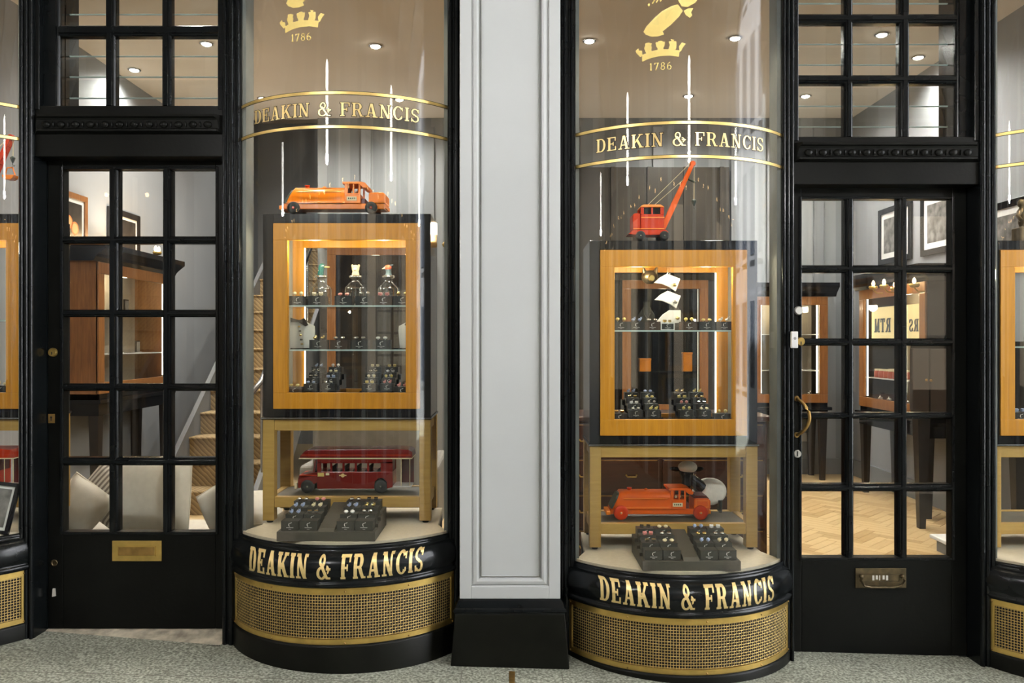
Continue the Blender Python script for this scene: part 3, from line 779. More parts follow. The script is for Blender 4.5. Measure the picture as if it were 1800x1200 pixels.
# ---- left unit
D6 = 3.6
colsL = [(X(a, D6), X(b, D6)) for a, b in ((112, 191), (207, 285.5), (300.5, 380))]
rowsL = [(Z(a, D6), Z(b, D6)) for a, b in ((298, 415), (428, 544), (557, 674), (687, 804), (818, 934))]
dl = shopdoor(1, colsL, rowsL, -2.096, -1.270, 0, 'black glazed door with fifteen panes and cushions behind it', WORN)
DZ = -.1225
colsR = [(X(a, D6), X(b, D6)) for a, b in ((1408, 1486), (1501, 1580), (1595, 1672))]
rowsR = [(Z(a, D6), Z(b, D6)) for a, b in ((350, 466), (479, 594.5), (607.5, 725), (736, 850.5), (863.5, 979))]
dr = shopdoor(2, colsR, rowsR, 1.236, 2.052, DZ, 'black glazed door with fifteen panes and a curved brass pull', BLACKP)

def disc_y(mb, x, y, z, r, h, n=16): return mb.lathe([(r * .98, 0), (r, -h * .4), (r * .8, -h)], (x, y, z), n, axis='Y')
YD = .094
# left door furniture
lk = obj('lock', disc_y(MB(), X(95, D6), YD, Z(619, D6), .021, .012), BRASS, dl)
obj('keyway', MB().box(X(95, D6) - .002, X(95, D6) + .002, YD - .0135, YD - .011, Z(619, D6) - .010, Z(619, D6) + .002), DARKIN, lk)
kp = obj('keyhole_plate', MB().box(X(86.5, D6), X(98, D6), YD - .003, YD, Z(743, D6), Z(727, D6)), BRASSD, dl, bevel=.001)
obj('keyhole', MB().lathe([(.005, 0), (.005, -.001)], (X(92, D6), YD - .003, Z(733, D6)), 10, axis='Y').box(X(92, D6) - .002, X(92, D6) + .002, YD - .004, YD - .003, Z(739, D6), Z(733, D6)), DARKIN, kp)
kk = MB(); kk.lathe([(.014, 0), (.016, -.006), (.010, -.007), (.009, -.002)], (X(97.5, D6), YD, Z(988, D6)), 16, axis='Y'); obj('bolt_rose', kk, BRONZE, dl)
obj('latch_tab', MB().prism_xz([(X(94, D6), Z(1047, D6)), (X(100, D6), Z(1046, D6)), (X(99, D6), Z(1033, D6)), (X(95, D6), Z(1033, D6))], YD - .006, YD), SOCK, dl)
def letterplate(parent, px0, px1, py0, py1, m, ins):
    x0, x1, z0, z1 = X(px0, D6), X(px1, D6), Z(py1, D6), Z(py0, D6)
    q = obj('letter_plate', MB().box(x0, x1, YD - .006, YD, z0, z1), m, parent, bevel=.002)
    fr = MB(); a, b, c, d_ = x0 + ins, x1 - ins, z0 + ins * .9, z1 - ins * .9; t = .004
    for bx in ((a, b, c, c + t), (a, b, d_ - t, d_), (a, a + t, c + t, d_ - t), (b - t, b, c + t, d_ - t)): fr.box(bx[0], bx[1], YD - .010, YD - .006, bx[2], bx[3])
    obj('slot_rim', fr, m, q)
    obj('slot_flap', MB().box(a + t, b - t, YD - .0075, YD - .006, c + t, d_ - t), BRASSD if m is BRASS else m, q, bevel=.001)
    return q
q1 = letterplate(dl, 199, 286, 949, 985, BRASS, .026)
q2 = letterplate(dr, 1502, 1591, 997, 1032, BRONZE, .03)
hx0, hx1, hz = X(1511, D6), X(1583, D6), Z(1012, D6)
obj('knocker_bar', MB().tube([(hx0, YD - .012, hz + .004), (hx0 - .006, YD - .02, hz - .012), (hx0 + .01, YD - .022, hz - .035), (hx0 + .04, YD - .022, hz - .043), (hx1 - .04, YD - .022, hz - .043), (hx1 - .01, YD - .022, hz - .035), (hx1 + .006, YD - .02, hz - .012), (hx1, YD - .012, hz + .004)], .0055), BRONZE, q2)
for x in (hx0, hx1): obj('knocker_knuckle', MB().ell((x, YD - .012, hz + .004), (.010, .010, .010)), BRONZE, q2)
for k in range(5):
    x = X(1531 + k * 6, D6); obj('worn_number_mark', MB().box(x, x + (.009 if k != 2 else .004), YD - .0085, YD - .0076, Z(1018, D6) + .004 * (k % 2), Z(1008, D6)), SOCK, q2)
# right door furniture (left edge)
obj('door_stop', disc_y(MB(), X(1402, D6), YD, Z(546, D6), .020, .014), WHITE, dr)
lk = obj('lock', disc_y(MB(), X(1405, D6) , YD, Z(600, D6), .021, .016), BRASS, dr)
obj('keyway', MB().box(X(1405, D6) - .002, X(1405, D6) + .002, YD - .0175, YD - .014, Z(606, D6), Z(600, D6)), DARKIN, lk)
obj('keyhole_cover', disc_y(MB(), X(1401, D6), YD, Z(797, D6), .018, .006), mat('worn_white', (.55, .53, .48), .5, var=.2), dr)
obj('keyhole', MB().box(X(1400, D6) - .003, X(1400, D6) + .003, YD - .0075, YD - .005, Z(801, D6), Z(792, D6)), DARKIN, dr)
hp = []
for k in range(13):
    t = k / 12; z = Z(700 + 64 * t, D6); hp.append((X(1399, D6) + .040 * math.sin(math.pi * t) ** .8, YD - .008 - .045 * math.sin(math.pi * t) ** .6, z))
pu = obj('pull_handle', MB().tube(hp, .0075, 10), BRASSD, dr)
for z in (Z(700, D6), Z(764, D6)): obj('handle_rose', disc_y(MB(), X(1399, D6), YD, z, .013, .008), BRASSD, pu)

def shopfront(n, dz, jl, jr, pl_, pr_, tcols, trows, label, louv):
    # frame posts, lintel and transom; pl_/pr_ outer limits of the posts beside the door
    f = thing('shopfront_frame', ((jl + jr) / 2, 0, FLOOR((jl + jr) / 2)), kind='structure', label=label, cat='door frame')
    fz = FLOOR((jl + jr) / 2) - .02
    post(f, pl_, jl, fz, 2.2); post(f, jr, pr_, fz, 2.2)
    lz0, lz1 = .8125 + dz, tz0(trows) - .012
    obj('lintel', MB().box(jl, jr, .0, .12, lz0, lz1), BLACKD, f, bevel=.003)
    # carved moulding
    mz = Z(222) + dz; x0, x1 = jl + .03, jr - .03
    cm = MB()
    prof = [(.0, .048), (-.034, .046), (-.036, .034), (-.026, .030), (-.022, .022), (-.016, -.012), (-.024, -.018), (-.024, -.026), (-.012, -.030), (0, -.036)]
    cm.loft([[(x0 + (.0 if k else 0) - p[0] * .8 - .03, p[0], mz + p[1]) for p in prof] if i == 0 else [(x1 + p[0] * .8 + .03, p[0], mz + p[1]) for p in prof] for i, k in ((0, 0), (1, 1))], closed=True, smooth=False)
    ml = obj('lintel_moulding', cm, BLACKD, f)
    ne = 12
    em_ = MB().ell((0, 0, 0), (.019, .010, .015), 10, 7).mesh('carved_egg'); em_.materials.append(BLACKD)
    dm_ = MB().ell((0, 0, 0), (.004, .010, .014), 6, 5).mesh('carved_dart'); dm_.materials.append(BLACKD)
    for k in range(ne):
        xx = x0 + .03 + (x1 - x0 - .06) * k / (ne - 1)
        e_ = bpy.data.objects.new('carved_egg', em_); COL.objects.link(e_); e_.parent = ml; e_.location = (xx, -.020, mz + .003)
        if k < ne - 1:
            e_ = bpy.data.objects.new('carved_dart', dm_); COL.objects.link(e_); e_.parent = ml; e_.location = (xx + (x1 - x0 - .06) / (ne - 1) / 2, -.020, mz + .003)
    # transom window
    t = thing('window_%d' % (n + 10), ((jl + jr) / 2, .05, tz0(trows)), kind='structure', label=louv[1], cat='window')
    xa, xb = tcols[0][0], tcols[-1][1]; zb = trows[-1][1]; zt = trows[0][0]
    y0, y1 = .03, .08
    obj('stile', bar_v(MB(), jl, xa, y0, y1, zb - .03, zt + .06), BLACK, t); obj('stile', bar_v(MB(), xb, jr, y0, y1, zb - .03, zt + .06), BLACK, t)
    obj('frame_step', MB().box(jl, jl + .022, -.005, .03, zb - .03, zt), BLACK, t, bevel=.003); obj('frame_step', MB().box(jr - .022, jr, -.005, .03, zb - .03, zt), BLACK, t, bevel=.003)
    obj('bottom_rail', bar_h(MB(), jl, jr, y0 - .005, y1, zb - .032, zb), BLACK, t)
    for a, b in zip(tcols, tcols[1:]): obj('muntin', bar_v(MB(), a[1], b[0], y0, y1, zb, zt), BLACK, t)
    for a, b in zip(trows, trows[1:]): obj('muntin', bar_h(MB(), xa, xb, y0 - .002, y1, b[0], a[1]), BLACK, t)
    for a, b in tcols:
        for p, q in trows: obj('pane', MB().box(a, b, y0 + .022, y0 + .026, q, p), GLASSP, t)
    # glass louvre blades hung behind the transom
    for k, z in enumerate(louv[0]):
        bl = MB(); M = Matrix.Translation((0, .17, z)) @ Matrix.Rotation(R(62), 4, 'X')
        bl.box(xa - .02, xb + .03, -.055, .055, -.003, .003, M=M)
        b_ = obj('louvre_blade', bl, GLASSC, t)
        M = Matrix.Translation((0, .17, z)) @ Matrix.Rotation(R(62), 4, 'X')
        obj('blade_edge', MB().box(xa - .02, xb + .03, -.0575, -.0551, -.0035, .0035, M=M), GLEDGE, b_)
    obj('louvre_channel', MB().box(xa - .03, xa - .012, .11, .22, zb - .03, zt), BLACK, t); obj('louvre_channel', MB().box(xb + .02, xb + .038, .11, .22, zb - .03, zt), BLACK, t)
    return f
def tz0(r): return r[-1][1]
DT = 3.55
tc = [(X(a, DT), X(b, DT)) for a, b in ((107, 187), (204, 286), (302, 387))]
tr = [(Z(a, DT), Z(b, DT)) for a, b in ((-218, -97), (-77, 46), (65, 187))]
shopfront(0, 0, -2.096, -1.270, -2.158, -1.1875, tc, tr, 'black moulded frame round the left door', ([Z(p, 3.67) for p in (157, 120, 84, 11, -26, -62)], 'transom of large panes with glass louvres above the left door'))
tc = [(X(a, DT), X(b, DT)) for a, b in ((1400, 1483), (1498, 1580), (1597, 1678))]
tr = [(Z(a, DT), Z(b, DT)) for a, b in ((-170, -80), (-65, 26), (42, 133), (148, 241))]
shopfront(1, DZ, 1.236, 2.052, 1.1825, 2.1175, tc, tr, 'black moulded frame round the right door', ([Z(p, 3.67) for p in (207, 171, 99, 63, -8, -44)], 'transom of small panes with glass louvres above the right door'))

# bows and the posts against the pilaster
for n, cx, dz, lab in ((1, -.735, 0, 'curved bow window left of the grey pilaster'), (2, .731, DZ, 'curved bow window right of the grey pilaster'), (3, -2.608, 0, 'bow window cut off at the left edge'), (4, 2.572, DZ, 'bow window cut off at the right edge')):
    bow(n, cx, dz, lab, emblem=n < 3, text=n < 3, ex=-.022 if n == 1 else .004)
t1 = thing('trim_1', (-.25, 0, FLOOR(-.25)), kind='structure', label='black beaded post left of the pilaster', cat='post'); post(t1, -.2825, -.205, FLOOR(-.2), 2.2)
t2 = thing('trim_2', (.25, 0, FLOOR(.25)), kind='structure', label='black beaded post right of the pilaster', cat='post'); post(t2, .195, .2785, FLOOR(.2) - .02, 2.2)

# ------------------------------------------------------------------ window display cabinets and tables
ORD = ['first', 'second', 'third', 'fourth', 'fifth', 'sixth', 'seventh', 'eighth']
YF, YB = .15, .47
def cabinet(cx, dz, where, shelves):
    c = thing('display_cabinet', (cx, (YF + YB) / 2, -.345 + dz), label='black cabinet with honey oak frame, ' + where, cat='cabinet', group='window display cabinets')
    z0, z1 = -.345 + dz, .585 + dz; hw = .3845
    for a, b in ((-hw, -.337), (.337, hw)): obj('side_panel', MB().box(cx + a, cx + b, YF, YB, z0, z1), BLACKC, c, bevel=.002)
    obj('top_panel', MB().box(cx - .337, cx + .337, YF, YB, .542 + dz, z1), BLACKC, c, bevel=.002)
    obj('bottom_panel', MB().box(cx - .337, cx + .337, YF, YB, z0, -.309 + dz), BLACKC, c, bevel=.002)
    for y0, y1 in ((YF - .006, YF + .022), (YB - .022, YB)):
        fr = obj('frame_rail', MB().box(cx - .3365, cx + .3365, y0, y1, .4645 + dz, .5415 + dz), WOODG, c, bevel=.0015)
        obj('frame_rail', MB().box(cx - .3365, cx + .3365, y0, y1, -.3085 + dz, -.2345 + dz), WOODG, c, bevel=.0015)
        for a, b in ((-.3365, -.2705), (.2705, .3365)): obj('frame_stile', MB().box(cx + a, cx + b, y0, y1, -.2345 + dz, .4645 + dz), WOODG, c, bevel=.0015)
    for sg in (-1, 1):
        obj('side_lining', MB().box(cx + sg * .3365, cx + sg * .330, YF + .023, YB - .023, -.305 + dz, .54 + dz), GREYL, c)
        obj('light_strip', MB().box(cx + sg * .2705, cx + sg * .2655, YB - .030, YB - .0225, -.232 + dz, .462 + dz), LED, c)
    obj('bottom_board', MB().box(cx - .33, cx + .33, YF + .023, YB - .023, -.262 + dz, -.25 + dz), BLACKC, c)
    obj('front_pane', MB().box(cx - .27, cx + .27, YF + .006, YF + .010, -.234 + dz, .464 + dz), GLASSC, c)
    for z in shelves:
        s_ = obj('glass_shelf', MB().box(cx - .329, cx + .329, YF + .03, YB - .04, z + dz - .006, z + dz), GLASSC, c)
        obj('shelf_edge', MB().box(cx - .329, cx + .329, YF + .028, YF + .030, z + dz - .007, z + dz), GLEDGE, s_)
    for sx in (-.16, .16): lamp('cabinet_fill', 'POINT', (cx + sx, YF + .045, .44 + dz), 5.0, (1, .84, .58), .02)  # unseen lamps added at the front to brighten shelves and back frame
    return c
def table(cx, dz, where):
    t = thing('display_table', (cx, .31, -.832 + dz), label='gilded wood table with lower shelf, ' + where, cat='table', group='window display tables')
    hw = .3845; zt = -.346 + dz; zf = -.832 + dz
    obj('table_top', MB().box(cx - hw - .004, cx + hw + .004, YF - .012, YB + .01, zt - .010, zt), BLACKC, t, bevel=.001)
    obj('top_edge', MB().box(cx - hw - .005, cx + hw + .005, YF - .014, YF - .012, zt - .007, zt - .002), CHROME, t)
    for sx in (-1, 1):
        for y in (YF - .004, YB - .05):
            lg = obj('leg', MB().box(cx + sx * hw, cx + sx * (hw - .052), y, y + .052, zf + .012, zt - .010), WOODT, t, bevel=.002)
            obj('foot', MB().lathe([(.014, 0), (.018, .012)], (cx + sx * (hw - .026), y + .026, zf), 10), BLACKC, lg)
        obj('side_rail', MB().box(cx + sx * (hw - .012), cx + sx * (hw - .042), YF + .048, YB - .05, zt - .063, zt - .010), WOODT, t)
        obj('side_stretcher', MB().box(cx + sx * (hw - .012), cx + sx * (hw - .042), YF + .048, YB - .05, -.761 + dz, -.712 + dz), WOODT, t)
    for y in (YF + .004, YB - .042):
        obj('apron', MB().box(cx - hw + .052, cx + hw - .052, y, y + .03, zt - .063, zt - .010), WOODT, t, bevel=.002)
        obj('stretcher', MB().box(cx - hw + .052, cx + hw - .052, y, y + .03, -.761 + dz, -.712 + dz), WOODT, t, bevel=.002)
    obj('lower_shelf', MB().box(cx - hw + .042, cx + hw - .042, YF + .034, YB - .042, -.732 + dz, -.715 + dz), mat('shelf_brown', (.10, .085, .055), .5, var=.2, scale=12), t)
    return t
CABX = [(-.757, 0, 'in the bow left of the pilaster', [.167, -.0365]), (.740, DZ, 'in the bow right of the pilaster', [.1746]),
        (-2.587, 0, 'cut off at the left edge', [.1]), (2.573, DZ, 'cut off at the right edge', [.1])]
for cx, dz, w_, sh_ in CABX: cabinet(cx, dz, w_, sh_); table(cx, dz, w_)
Z1, Z2 = .585, -.715

# ------------------------------------------------------------------ cufflink boxes
bx = MB().box(-.04, .04, -.03, .03, 0, .042).mesh('box_body')
lid = MB().box(-.0405, .0405, -.0305, .0305, .0405, .0435).mesh('box_rim')
lg = MB()
for k in range(6):      # small curved mark over a line
    a0, a1 = R(100 + k * 26), R(100 + (k + 1) * 26)
    f_ = lambda a, r: (.001 + r * math.cos(a), .0265 + r * 1.15 * math.sin(a))
    w_ = .0018 + .0012 * math.sin(k / 5 * math.pi)
    lg.prism_xz([f_(a0, .0075), f_(a1, .0075), f_(a1, .0075 - w_), f_(a0, .0075 - w_)], -.0308, -.0300)
lg.prism_xz([(.001, .0345), (.009, .038), (.009, .0365), (.003, .0325)], -.0308, -.03)
lg.box(-.016, .016, -.0308, -.03, .0125, .0142); lg.box(-.006, .006, -.0308, -.03, .0065, .0076)
lgm = lg.mesh('printed_mark')
CL = []
a = MB(); a.lathe([(.002, 0), (.002, .006), (.008, .007), (.0095, .011), (.007, .014), (.001, .0145)], (0, 0, 0), 10); CL.append(a.mesh('cufflink_button'))
a = MB(); a.cyl((0, 0, 0), (0, 0, .007), .002, 6); a.ell((0, 0, .013), (.0085, .008, .008), 10, 6); CL.append(a.mesh('cufflink_ball'))
a = MB(); a.cyl((0, 0, 0), (0, 0, .005), .002, 6); a.ell((0, 0, .010), (.009, .006, .006), 8, 6); a.ell((.006, 0, .016), (.005, .004, .005), 8, 5); a.cyl((.007, 0, .019), (.011, 0, .025), .0016, 5, .0005); a.cyl((.004, 0, .019), (.002, 0, .025), .0016, 5, .0005); CL.append(a.mesh('cufflink_animal'))
a = MB(); a.cyl((0, 0, 0), (0, 0, .006), .002, 6); a.box(-.008, .008, -.005, .005, .006, .016); CL.append(a.mesh('cufflink_block'))
CLM = [SILVER, GOLDM, WHITE, CREAM, SILVER, YELLOW, mat('pink_enamel', (.70, .25, .22), .3), mat('blue_enamel', (.35, .42, .62), .3)]
CLN = {SILVER.name: 'silver', GOLDM.name: 'gold', WHITE.name: 'white', CREAM.name: 'cream', YELLOW.name: 'yellow', 'pink_enamel': 'pink', 'blue_enamel': 'blue'}
rb = random.Random(11)
def cbox(x, y, z, lab, group, sc=1.0, m=CARD, rz=0, links=True, tilt=0, cm=None):
    b = thing('cufflink_box', (x, y, z), rz, cat='box', group=group)
    b.scale = (sc, sc, sc); b.rotation_euler[0] = tilt
    inst('box_body', bx, m, b); inst('box_rim', lid, m, b); inst('printed_mark', lgm, LOGO, b)
    cm = cm or rb.choice(CLM); k = rb.randrange(4)
    if links:
        for s_ in (-1, 1):
            inst('cufflink', CL[k], cm, b, (s_ * .016, -.012, .0425), (R(20), 0, rb.uniform(-.3, .3)), 1.12)
    b['label'] = lab % CLN[cm.name]
    return b
def tray(cx, y, z, dz, where, grp, cols2=((-.125, -.044), (.044, .125)), rows=4, sc=.92, w=.41, dep=.30, step=.0145, m=CARDT, nm='window floor'):
    t = thing('cufflink_tray', (cx, y, z + dz), label='dark stepped tray of cufflink boxes on ' + where, cat='tray', group='cufflink trays')
    zz = z + dz
    prof = [(y, zz), (y, zz + .040)]
    for r_ in range(rows): prof += [(y + .012 + r_ * .066, zz + .040 + r_ * step), (y + .012 + (r_ + 1) * .066, zz + .040 + r_ * step)]
    prof += [(y + dep, zz + .040 + (rows - 1) * step), (y + dep, zz)]
    obj('tray_base', MB().prism_yz(prof, cx - w / 2, cx + w / 2), m, t, bevel=.0015)
    gapw = cols2[1][0] - cols2[0][1]
    if len(cols2) == 2 and gapw > .05:
        obj('centre_ramp', MB().prism_yz([(y + .002, zz + .040), (y + .02, zz + .052), (y + dep - .01, zz + .062 + (rows - 1) * step), (y + dep - .01, zz + .04)], cx + cols2[0][1] + .045, cx + cols2[1][0] - .045), m, t)
    xs = [c_ for pr in cols2 for c_ in pr]
    for r_ in range(rows):
        for k, xo in enumerate(xs):
            cbox(cx + xo, y + .046 + r_ * .066, zz + .0405 + r_ * step, 'dark box with %s cufflinks, ' + '%s row, %s from left, %s' % (['front', 'second', 'third', 'back'][r_], ORD[k], where), grp, sc, CARDG, links=r_ > 0)
    return t
tray(-.775, -.185, -.832, 0, 'the left window floor', 'cufflink boxes on the left window tray', ((-.155, -.078), (.078, .155)))
tray(.748, -.185, -.832, DZ, 'the right window floor', 'cufflink boxes on the right window tray', ((-.155, -.078), (.078, .155)))
# inside the cabinets
YS_ = YF + .075
def shelfboxes(cx, z, dz, pxs, where, grp, d=3.73, ms=(CARD,), sc=1.0):
    for k, p in enumerate(pxs):
        cbox(X(p, d), YS_, z + dz, '%s cufflinks box, ' + '%s from left, %s' % (ORD[k], where), grp, sc, ms[k % len(ms)])
shelfboxes(0, .1675, 0, (526, 560, 606, 642, 676, 708), 'the upper glass shelf of the left cabinet', 'boxes on the upper shelf of the left cabinet', ms=(CARD, CARD, CARD, CARD, CARDB, CARD))
shelfboxes(0, -.036, 0, (562, 598, 634, 672), 'the lower glass shelf of the left cabinet', 'boxes on the lower shelf of the left cabinet', ms=(CARD, CARDB, CARD, CARD))
shelfboxes(0, .1751, DZ, (1090, 1117, 1145, 1209, 1240, 1270), 'the glass shelf of the right cabinet', 'boxes on the shelf of the right cabinet', ms=(CARD, CARD, CARDB, CARDB, CARD, CARD), sc=.92)
b = cbox(X(1172, 3.72), YS_ - .005, .1751 + DZ, 'white rimmed black box with %s cufflinks under the lowest cuff', 'boxes on the shelf of the right cabinet', .8, WHITE)
obj('box_face', MB().box(-.034, .034, -.0306, -.0301, .005, .037), CARD, b, local=True)
def ctray(cx, z, dz, where, grp):
    t = thing('cufflink_tray', (cx, .2, z + dz), label='black stepped cufflink tray at ' + where, cat='tray', group='cufflink trays')
    zz = z + dz; y = .19
    prof = [(y, zz), (y, zz + .02)]
    for r_ in range(4): prof += [(y + r_ * .05, zz + .02 + r_ * .024), (y + (r_ + 1) * .05, zz + .02 + r_ * .024)]
    prof += [(y + .2, zz)]
    obj('tray_base', MB().prism_yz(prof, cx - .085, cx + .085), BLACKC, t)
    for r_ in range(4):
        for k, xo in enumerate((-.041, .041)):
            cbox(cx + xo, y + .027 + r_ * .05, zz + .0205 + r_ * .024, '%s cufflinks box, ' + '%s row %s, tray %s' % (['front', 'second', 'third', 'back'][r_], ['left', 'right'][k], where), grp, .78, CARD)
ctray(X(566, 3.75), -.25, 0, 'bottom left of the left cabinet', 'boxes in the trays of the left cabinet')
ctray(X(668, 3.75), -.25, 0, 'bottom right of the left cabinet', 'boxes in the trays of the left cabinet')
ctray(X(1130, 3.75), -.25, DZ, 'bottom left of the right cabinet', 'boxes in the trays of the right cabinet')
ctray(X(1218, 3.75), -.25, DZ, 'bottom right of the right cabinet', 'boxes in the trays of the right cabinet')
for p, dz, m, w in ((519, 0, CARDB, 'in the bottom left corner of the left cabinet'), (707, 0, CARD, 'in the bottom right corner of the left cabinet'), (1088, DZ, CARD, 'in the bottom left corner of the right cabinet'), (1268, DZ, CARD, 'in the bottom right corner of the right cabinet')):
    cbox(X(p, 3.71), YF + .062, -.25 + dz, 'lone box with %s cufflinks ' + w, 'corner boxes of the cabinets', .9, m)
for k in range(3): cbox(2.573 - .21 + k * .09, YS_, [-.25, .1, .1][k] + DZ, '%s cufflinks box ' + ['on the floor', 'left on the shelf', 'right on the shelf'][k] + ' of the cut-off right cabinet', 'boxes in the far right cabinet', 1)
for k in range(3): cbox(-2.587 + .21 - k * .09, YS_, [-.25, .1, .1][k], 'box with %s cufflinks ' + ['on the floor', 'right on the shelf', 'left on the shelf'][k] + ' of the cut-off left cabinet', 'boxes in the far left cabinet', 1)

# decanters with animal head stoppers
def decanter(x, lab, kind):
    y = YF + .20; z = .1675
    d = thing('decanter', (x, y, z), label=lab, cat='decanter', group='decanters on the upper shelf')
    obj('bottle', MB().lathe([(.001, .012), (.036, .012), (.040, .016), (.040, .004), (.047, 0), (.048, .006), (.048, .085), (.046, .092), (.022, .116), (.018, .122), (.018, .136), (.029, .140), (.029, .148), (.014, .150)], (0, 0, 0), 28, sq=4), GLASSD, d, local=True)
    obj('bottle_base', MB().lathe([(.044, .001), (.046, .004), (.046, .010), (.040, .013)], (0, 0, 0), 24, sq=4), mat('crystal_base', (.55, .53, .48), .1, spec=.8), d, local=True)
    obj('neck_ring', MB().lathe([(.018, .137), (.030, .140), (.030, .149), (.020, .152)], (0, 0, 0), 18), mat('silver_collar', (.75, .74, .70), .25, .9), d, local=True)
    s = thing('stopper'); s.parent = d; WT[s.name] = Vector((0, 0, 0)); del_ = None
    if kind == 'mallard':
        obj('bird_neck', MB().loft([[(cx_ + r_ * math.cos(k * math.pi / 6), r_ * .8 * math.sin(k * math.pi / 6), z_) for k in range(12)] for r_, z_, cx_ in ((.016, .150, -.002), (.015, .165, -.001), (.014, .178, .001), (.016, .190, .003), (.015, .200, .005), (.009, .208, .006), (.002, .210, .006))]), TEAL, s, local=True)
        obj('beak', MB().ell((.028, 0, .192), (.016, .007, .004)), BEAK, s, local=True)
        obj('eye', MB().ell((.013, -.010, .198), (.003, .003, .003), 6, 5), WHITE, s, local=True)
    elif kind == 'dog':
        obj('head', MB().loft([[(r_ * math.cos(k * math.pi / 6), r_ * .9 * math.sin(k * math.pi / 6), z_) for k in range(12)] for r_, z_ in ((.018, .150), (.017, .162), (.014, .170), (.018, .182), (.018, .194), (.010, .201), (.002, .202))]), CREAM, s, local=True)
        obj('muzzle', MB().ell((0, -.016, .180), (.009, .008, .007)), WHITE, s, local=True)
        for sx in (-1, 1): obj('ear', MB().ell((sx * .016, 0, .198), (.005, .004, .008), 8, 6), CREAM, s, local=True)
    else:
        obj('bird_neck', MB().lathe([(.017, .150), (.014, .162), (.013, .172), (.015, .180)], (0, 0, 0), 12), SLATE, s, local=True)
        obj('head', MB().ell((-.002, 0, .190), (.017, .014, .014)), PHRED, s, local=True)
        obj('beak', MB().cyl((-.014, 0, .189), (-.032, 0, .183), .007, 8, .001), mat('pale_beak', (.66, .60, .46), .4), s, local=True)
        for sx in (1, -1): obj('ear_tuft', MB().cyl((.006, sx * .006, .198), (.022, sx * .008, .204), .004, 6, .001), SLATE, s, local=True)
decanter(X(564, 3.85), 'crystal decanter with a green mallard head stopper facing right', 'mallard')
decanter(X(625, 3.85), 'crystal decanter with a pale dog head stopper, middle of three', 'dog')
decanter(X(683, 3.85), 'crystal decanter with a red faced pheasant head stopper', 'pheasant')

# dress shirt fronts in the left cabinet
def shirtfront(x, lab, flip, w=.12):
    t = thing('dress_shirt', (x, YF + .16, -.036), label=lab, cat='shirt front', group='shirt fronts in the left cabinet')
    f = -1 if flip else 1
    obj('shirt_panel', MB().prism_xz([(-f * .075, 0), (f * .035, 0), (f * .042, .085), (f * .040, .11), (-f * .01, .135), (-f * .075, .135)], -.004, .004), LINEN, t, local=True)
    bt = obj('bow_tie', MB().prism_xz([(-f * .072, .150), (-f * .03, .138), (-f * .005, .148), (f * .012, .115), (f * .000, .108), (-f * .035, .130), (-f * .072, .128)], -.010, -.004), DWOOD, t, local=True)
    for k in range(5): obj('stud', MB().ell((-f * .030 + f * .003 * k, -.008, .108 - k * .021), (.007, .004, .005), 8, 6), [GOLDM, DWOOD][k % 2], t, local=True)
    obj('stand', MB().box(-.07, .04, -.02, .03, -.0005, .005), BLACKC, t, local=True)
shirtfront(X(538, 3.81), 'white shirt front with bow tie and studs at the left of the lower shelf', False)
shirtfront(X(716, 3.81), 'white shirt front with studs at the right of the lower shelf', True)
# cuffs in the right cabinet
for k, (cx_, cy_, nm) in enumerate(((1173, 497, 'topmost'), (1174, 527, 'middle'), (1178, 555, 'lowest'))):
    d = 3.76; t = thing('shirt_cuff', (X(cx_, d), d - 3.5 - .004, Z(cy_, d)), label='white curved shirt cuff with a cufflink, %s of three' % nm, cat='cuff', group='shirt cuffs in the right cabinet')
    s_ = d / 1400
    pts = [(-24, 0), (-14, 9), (-1, 16), (22, 7), (14, -15), (4, -8), (-10, -2)] if k < 2 else [(-24, -10), (-14, 2), (-2, 10), (18, 10), (18, -12), (-10, -14), (-24, -14)]
    obj('cuff_cloth', MB().prism_xz([(a * s_, b * s_) for a, b in pts], -.006, .006), LINEN, t, local=True, bevel=.002)
    obj('cufflink', MB().ell((12 * s_, -.010, -4 * s_), (.010, .006, .009), 10, 7), [GOLDM, SILVER, GOLDM][k], t, local=True)
    obj('hanging_wire', MB().cyl((0, .0075, .0), (0, .0075, Z(468, d) - Z(cy_, d)), .0008, 5), CHROME, t, local=True)
t = thing('pig_ornament', (X(1142, 3.8), .30, Z(487, 3.8)), label='dark bronze pig head ornament beside the top cuff', cat='ornament')
obj('head', MB().ell((0, 0, 0), (.040, .035, .034)), BRONZE, t, local=True); obj('snout', MB().lathe([(.014, 0), (.016, -.02), (.013, -.028)], (0, -.03, -.008), 12, axis='Y'), GOLDM, t, local=True)
for sx in (-1, 1): obj('ear', MB().cyl((sx * .024, 0, .02), (sx * .034, -.01, .05), .014, 8, .002), BRONZE, t, local=True)
obj('hanging_wire', MB().cyl((0, 0, .03), (0, 0, Z(468, 3.8) - Z(487, 3.8)), .001, 5), CHROME, t, local=True)

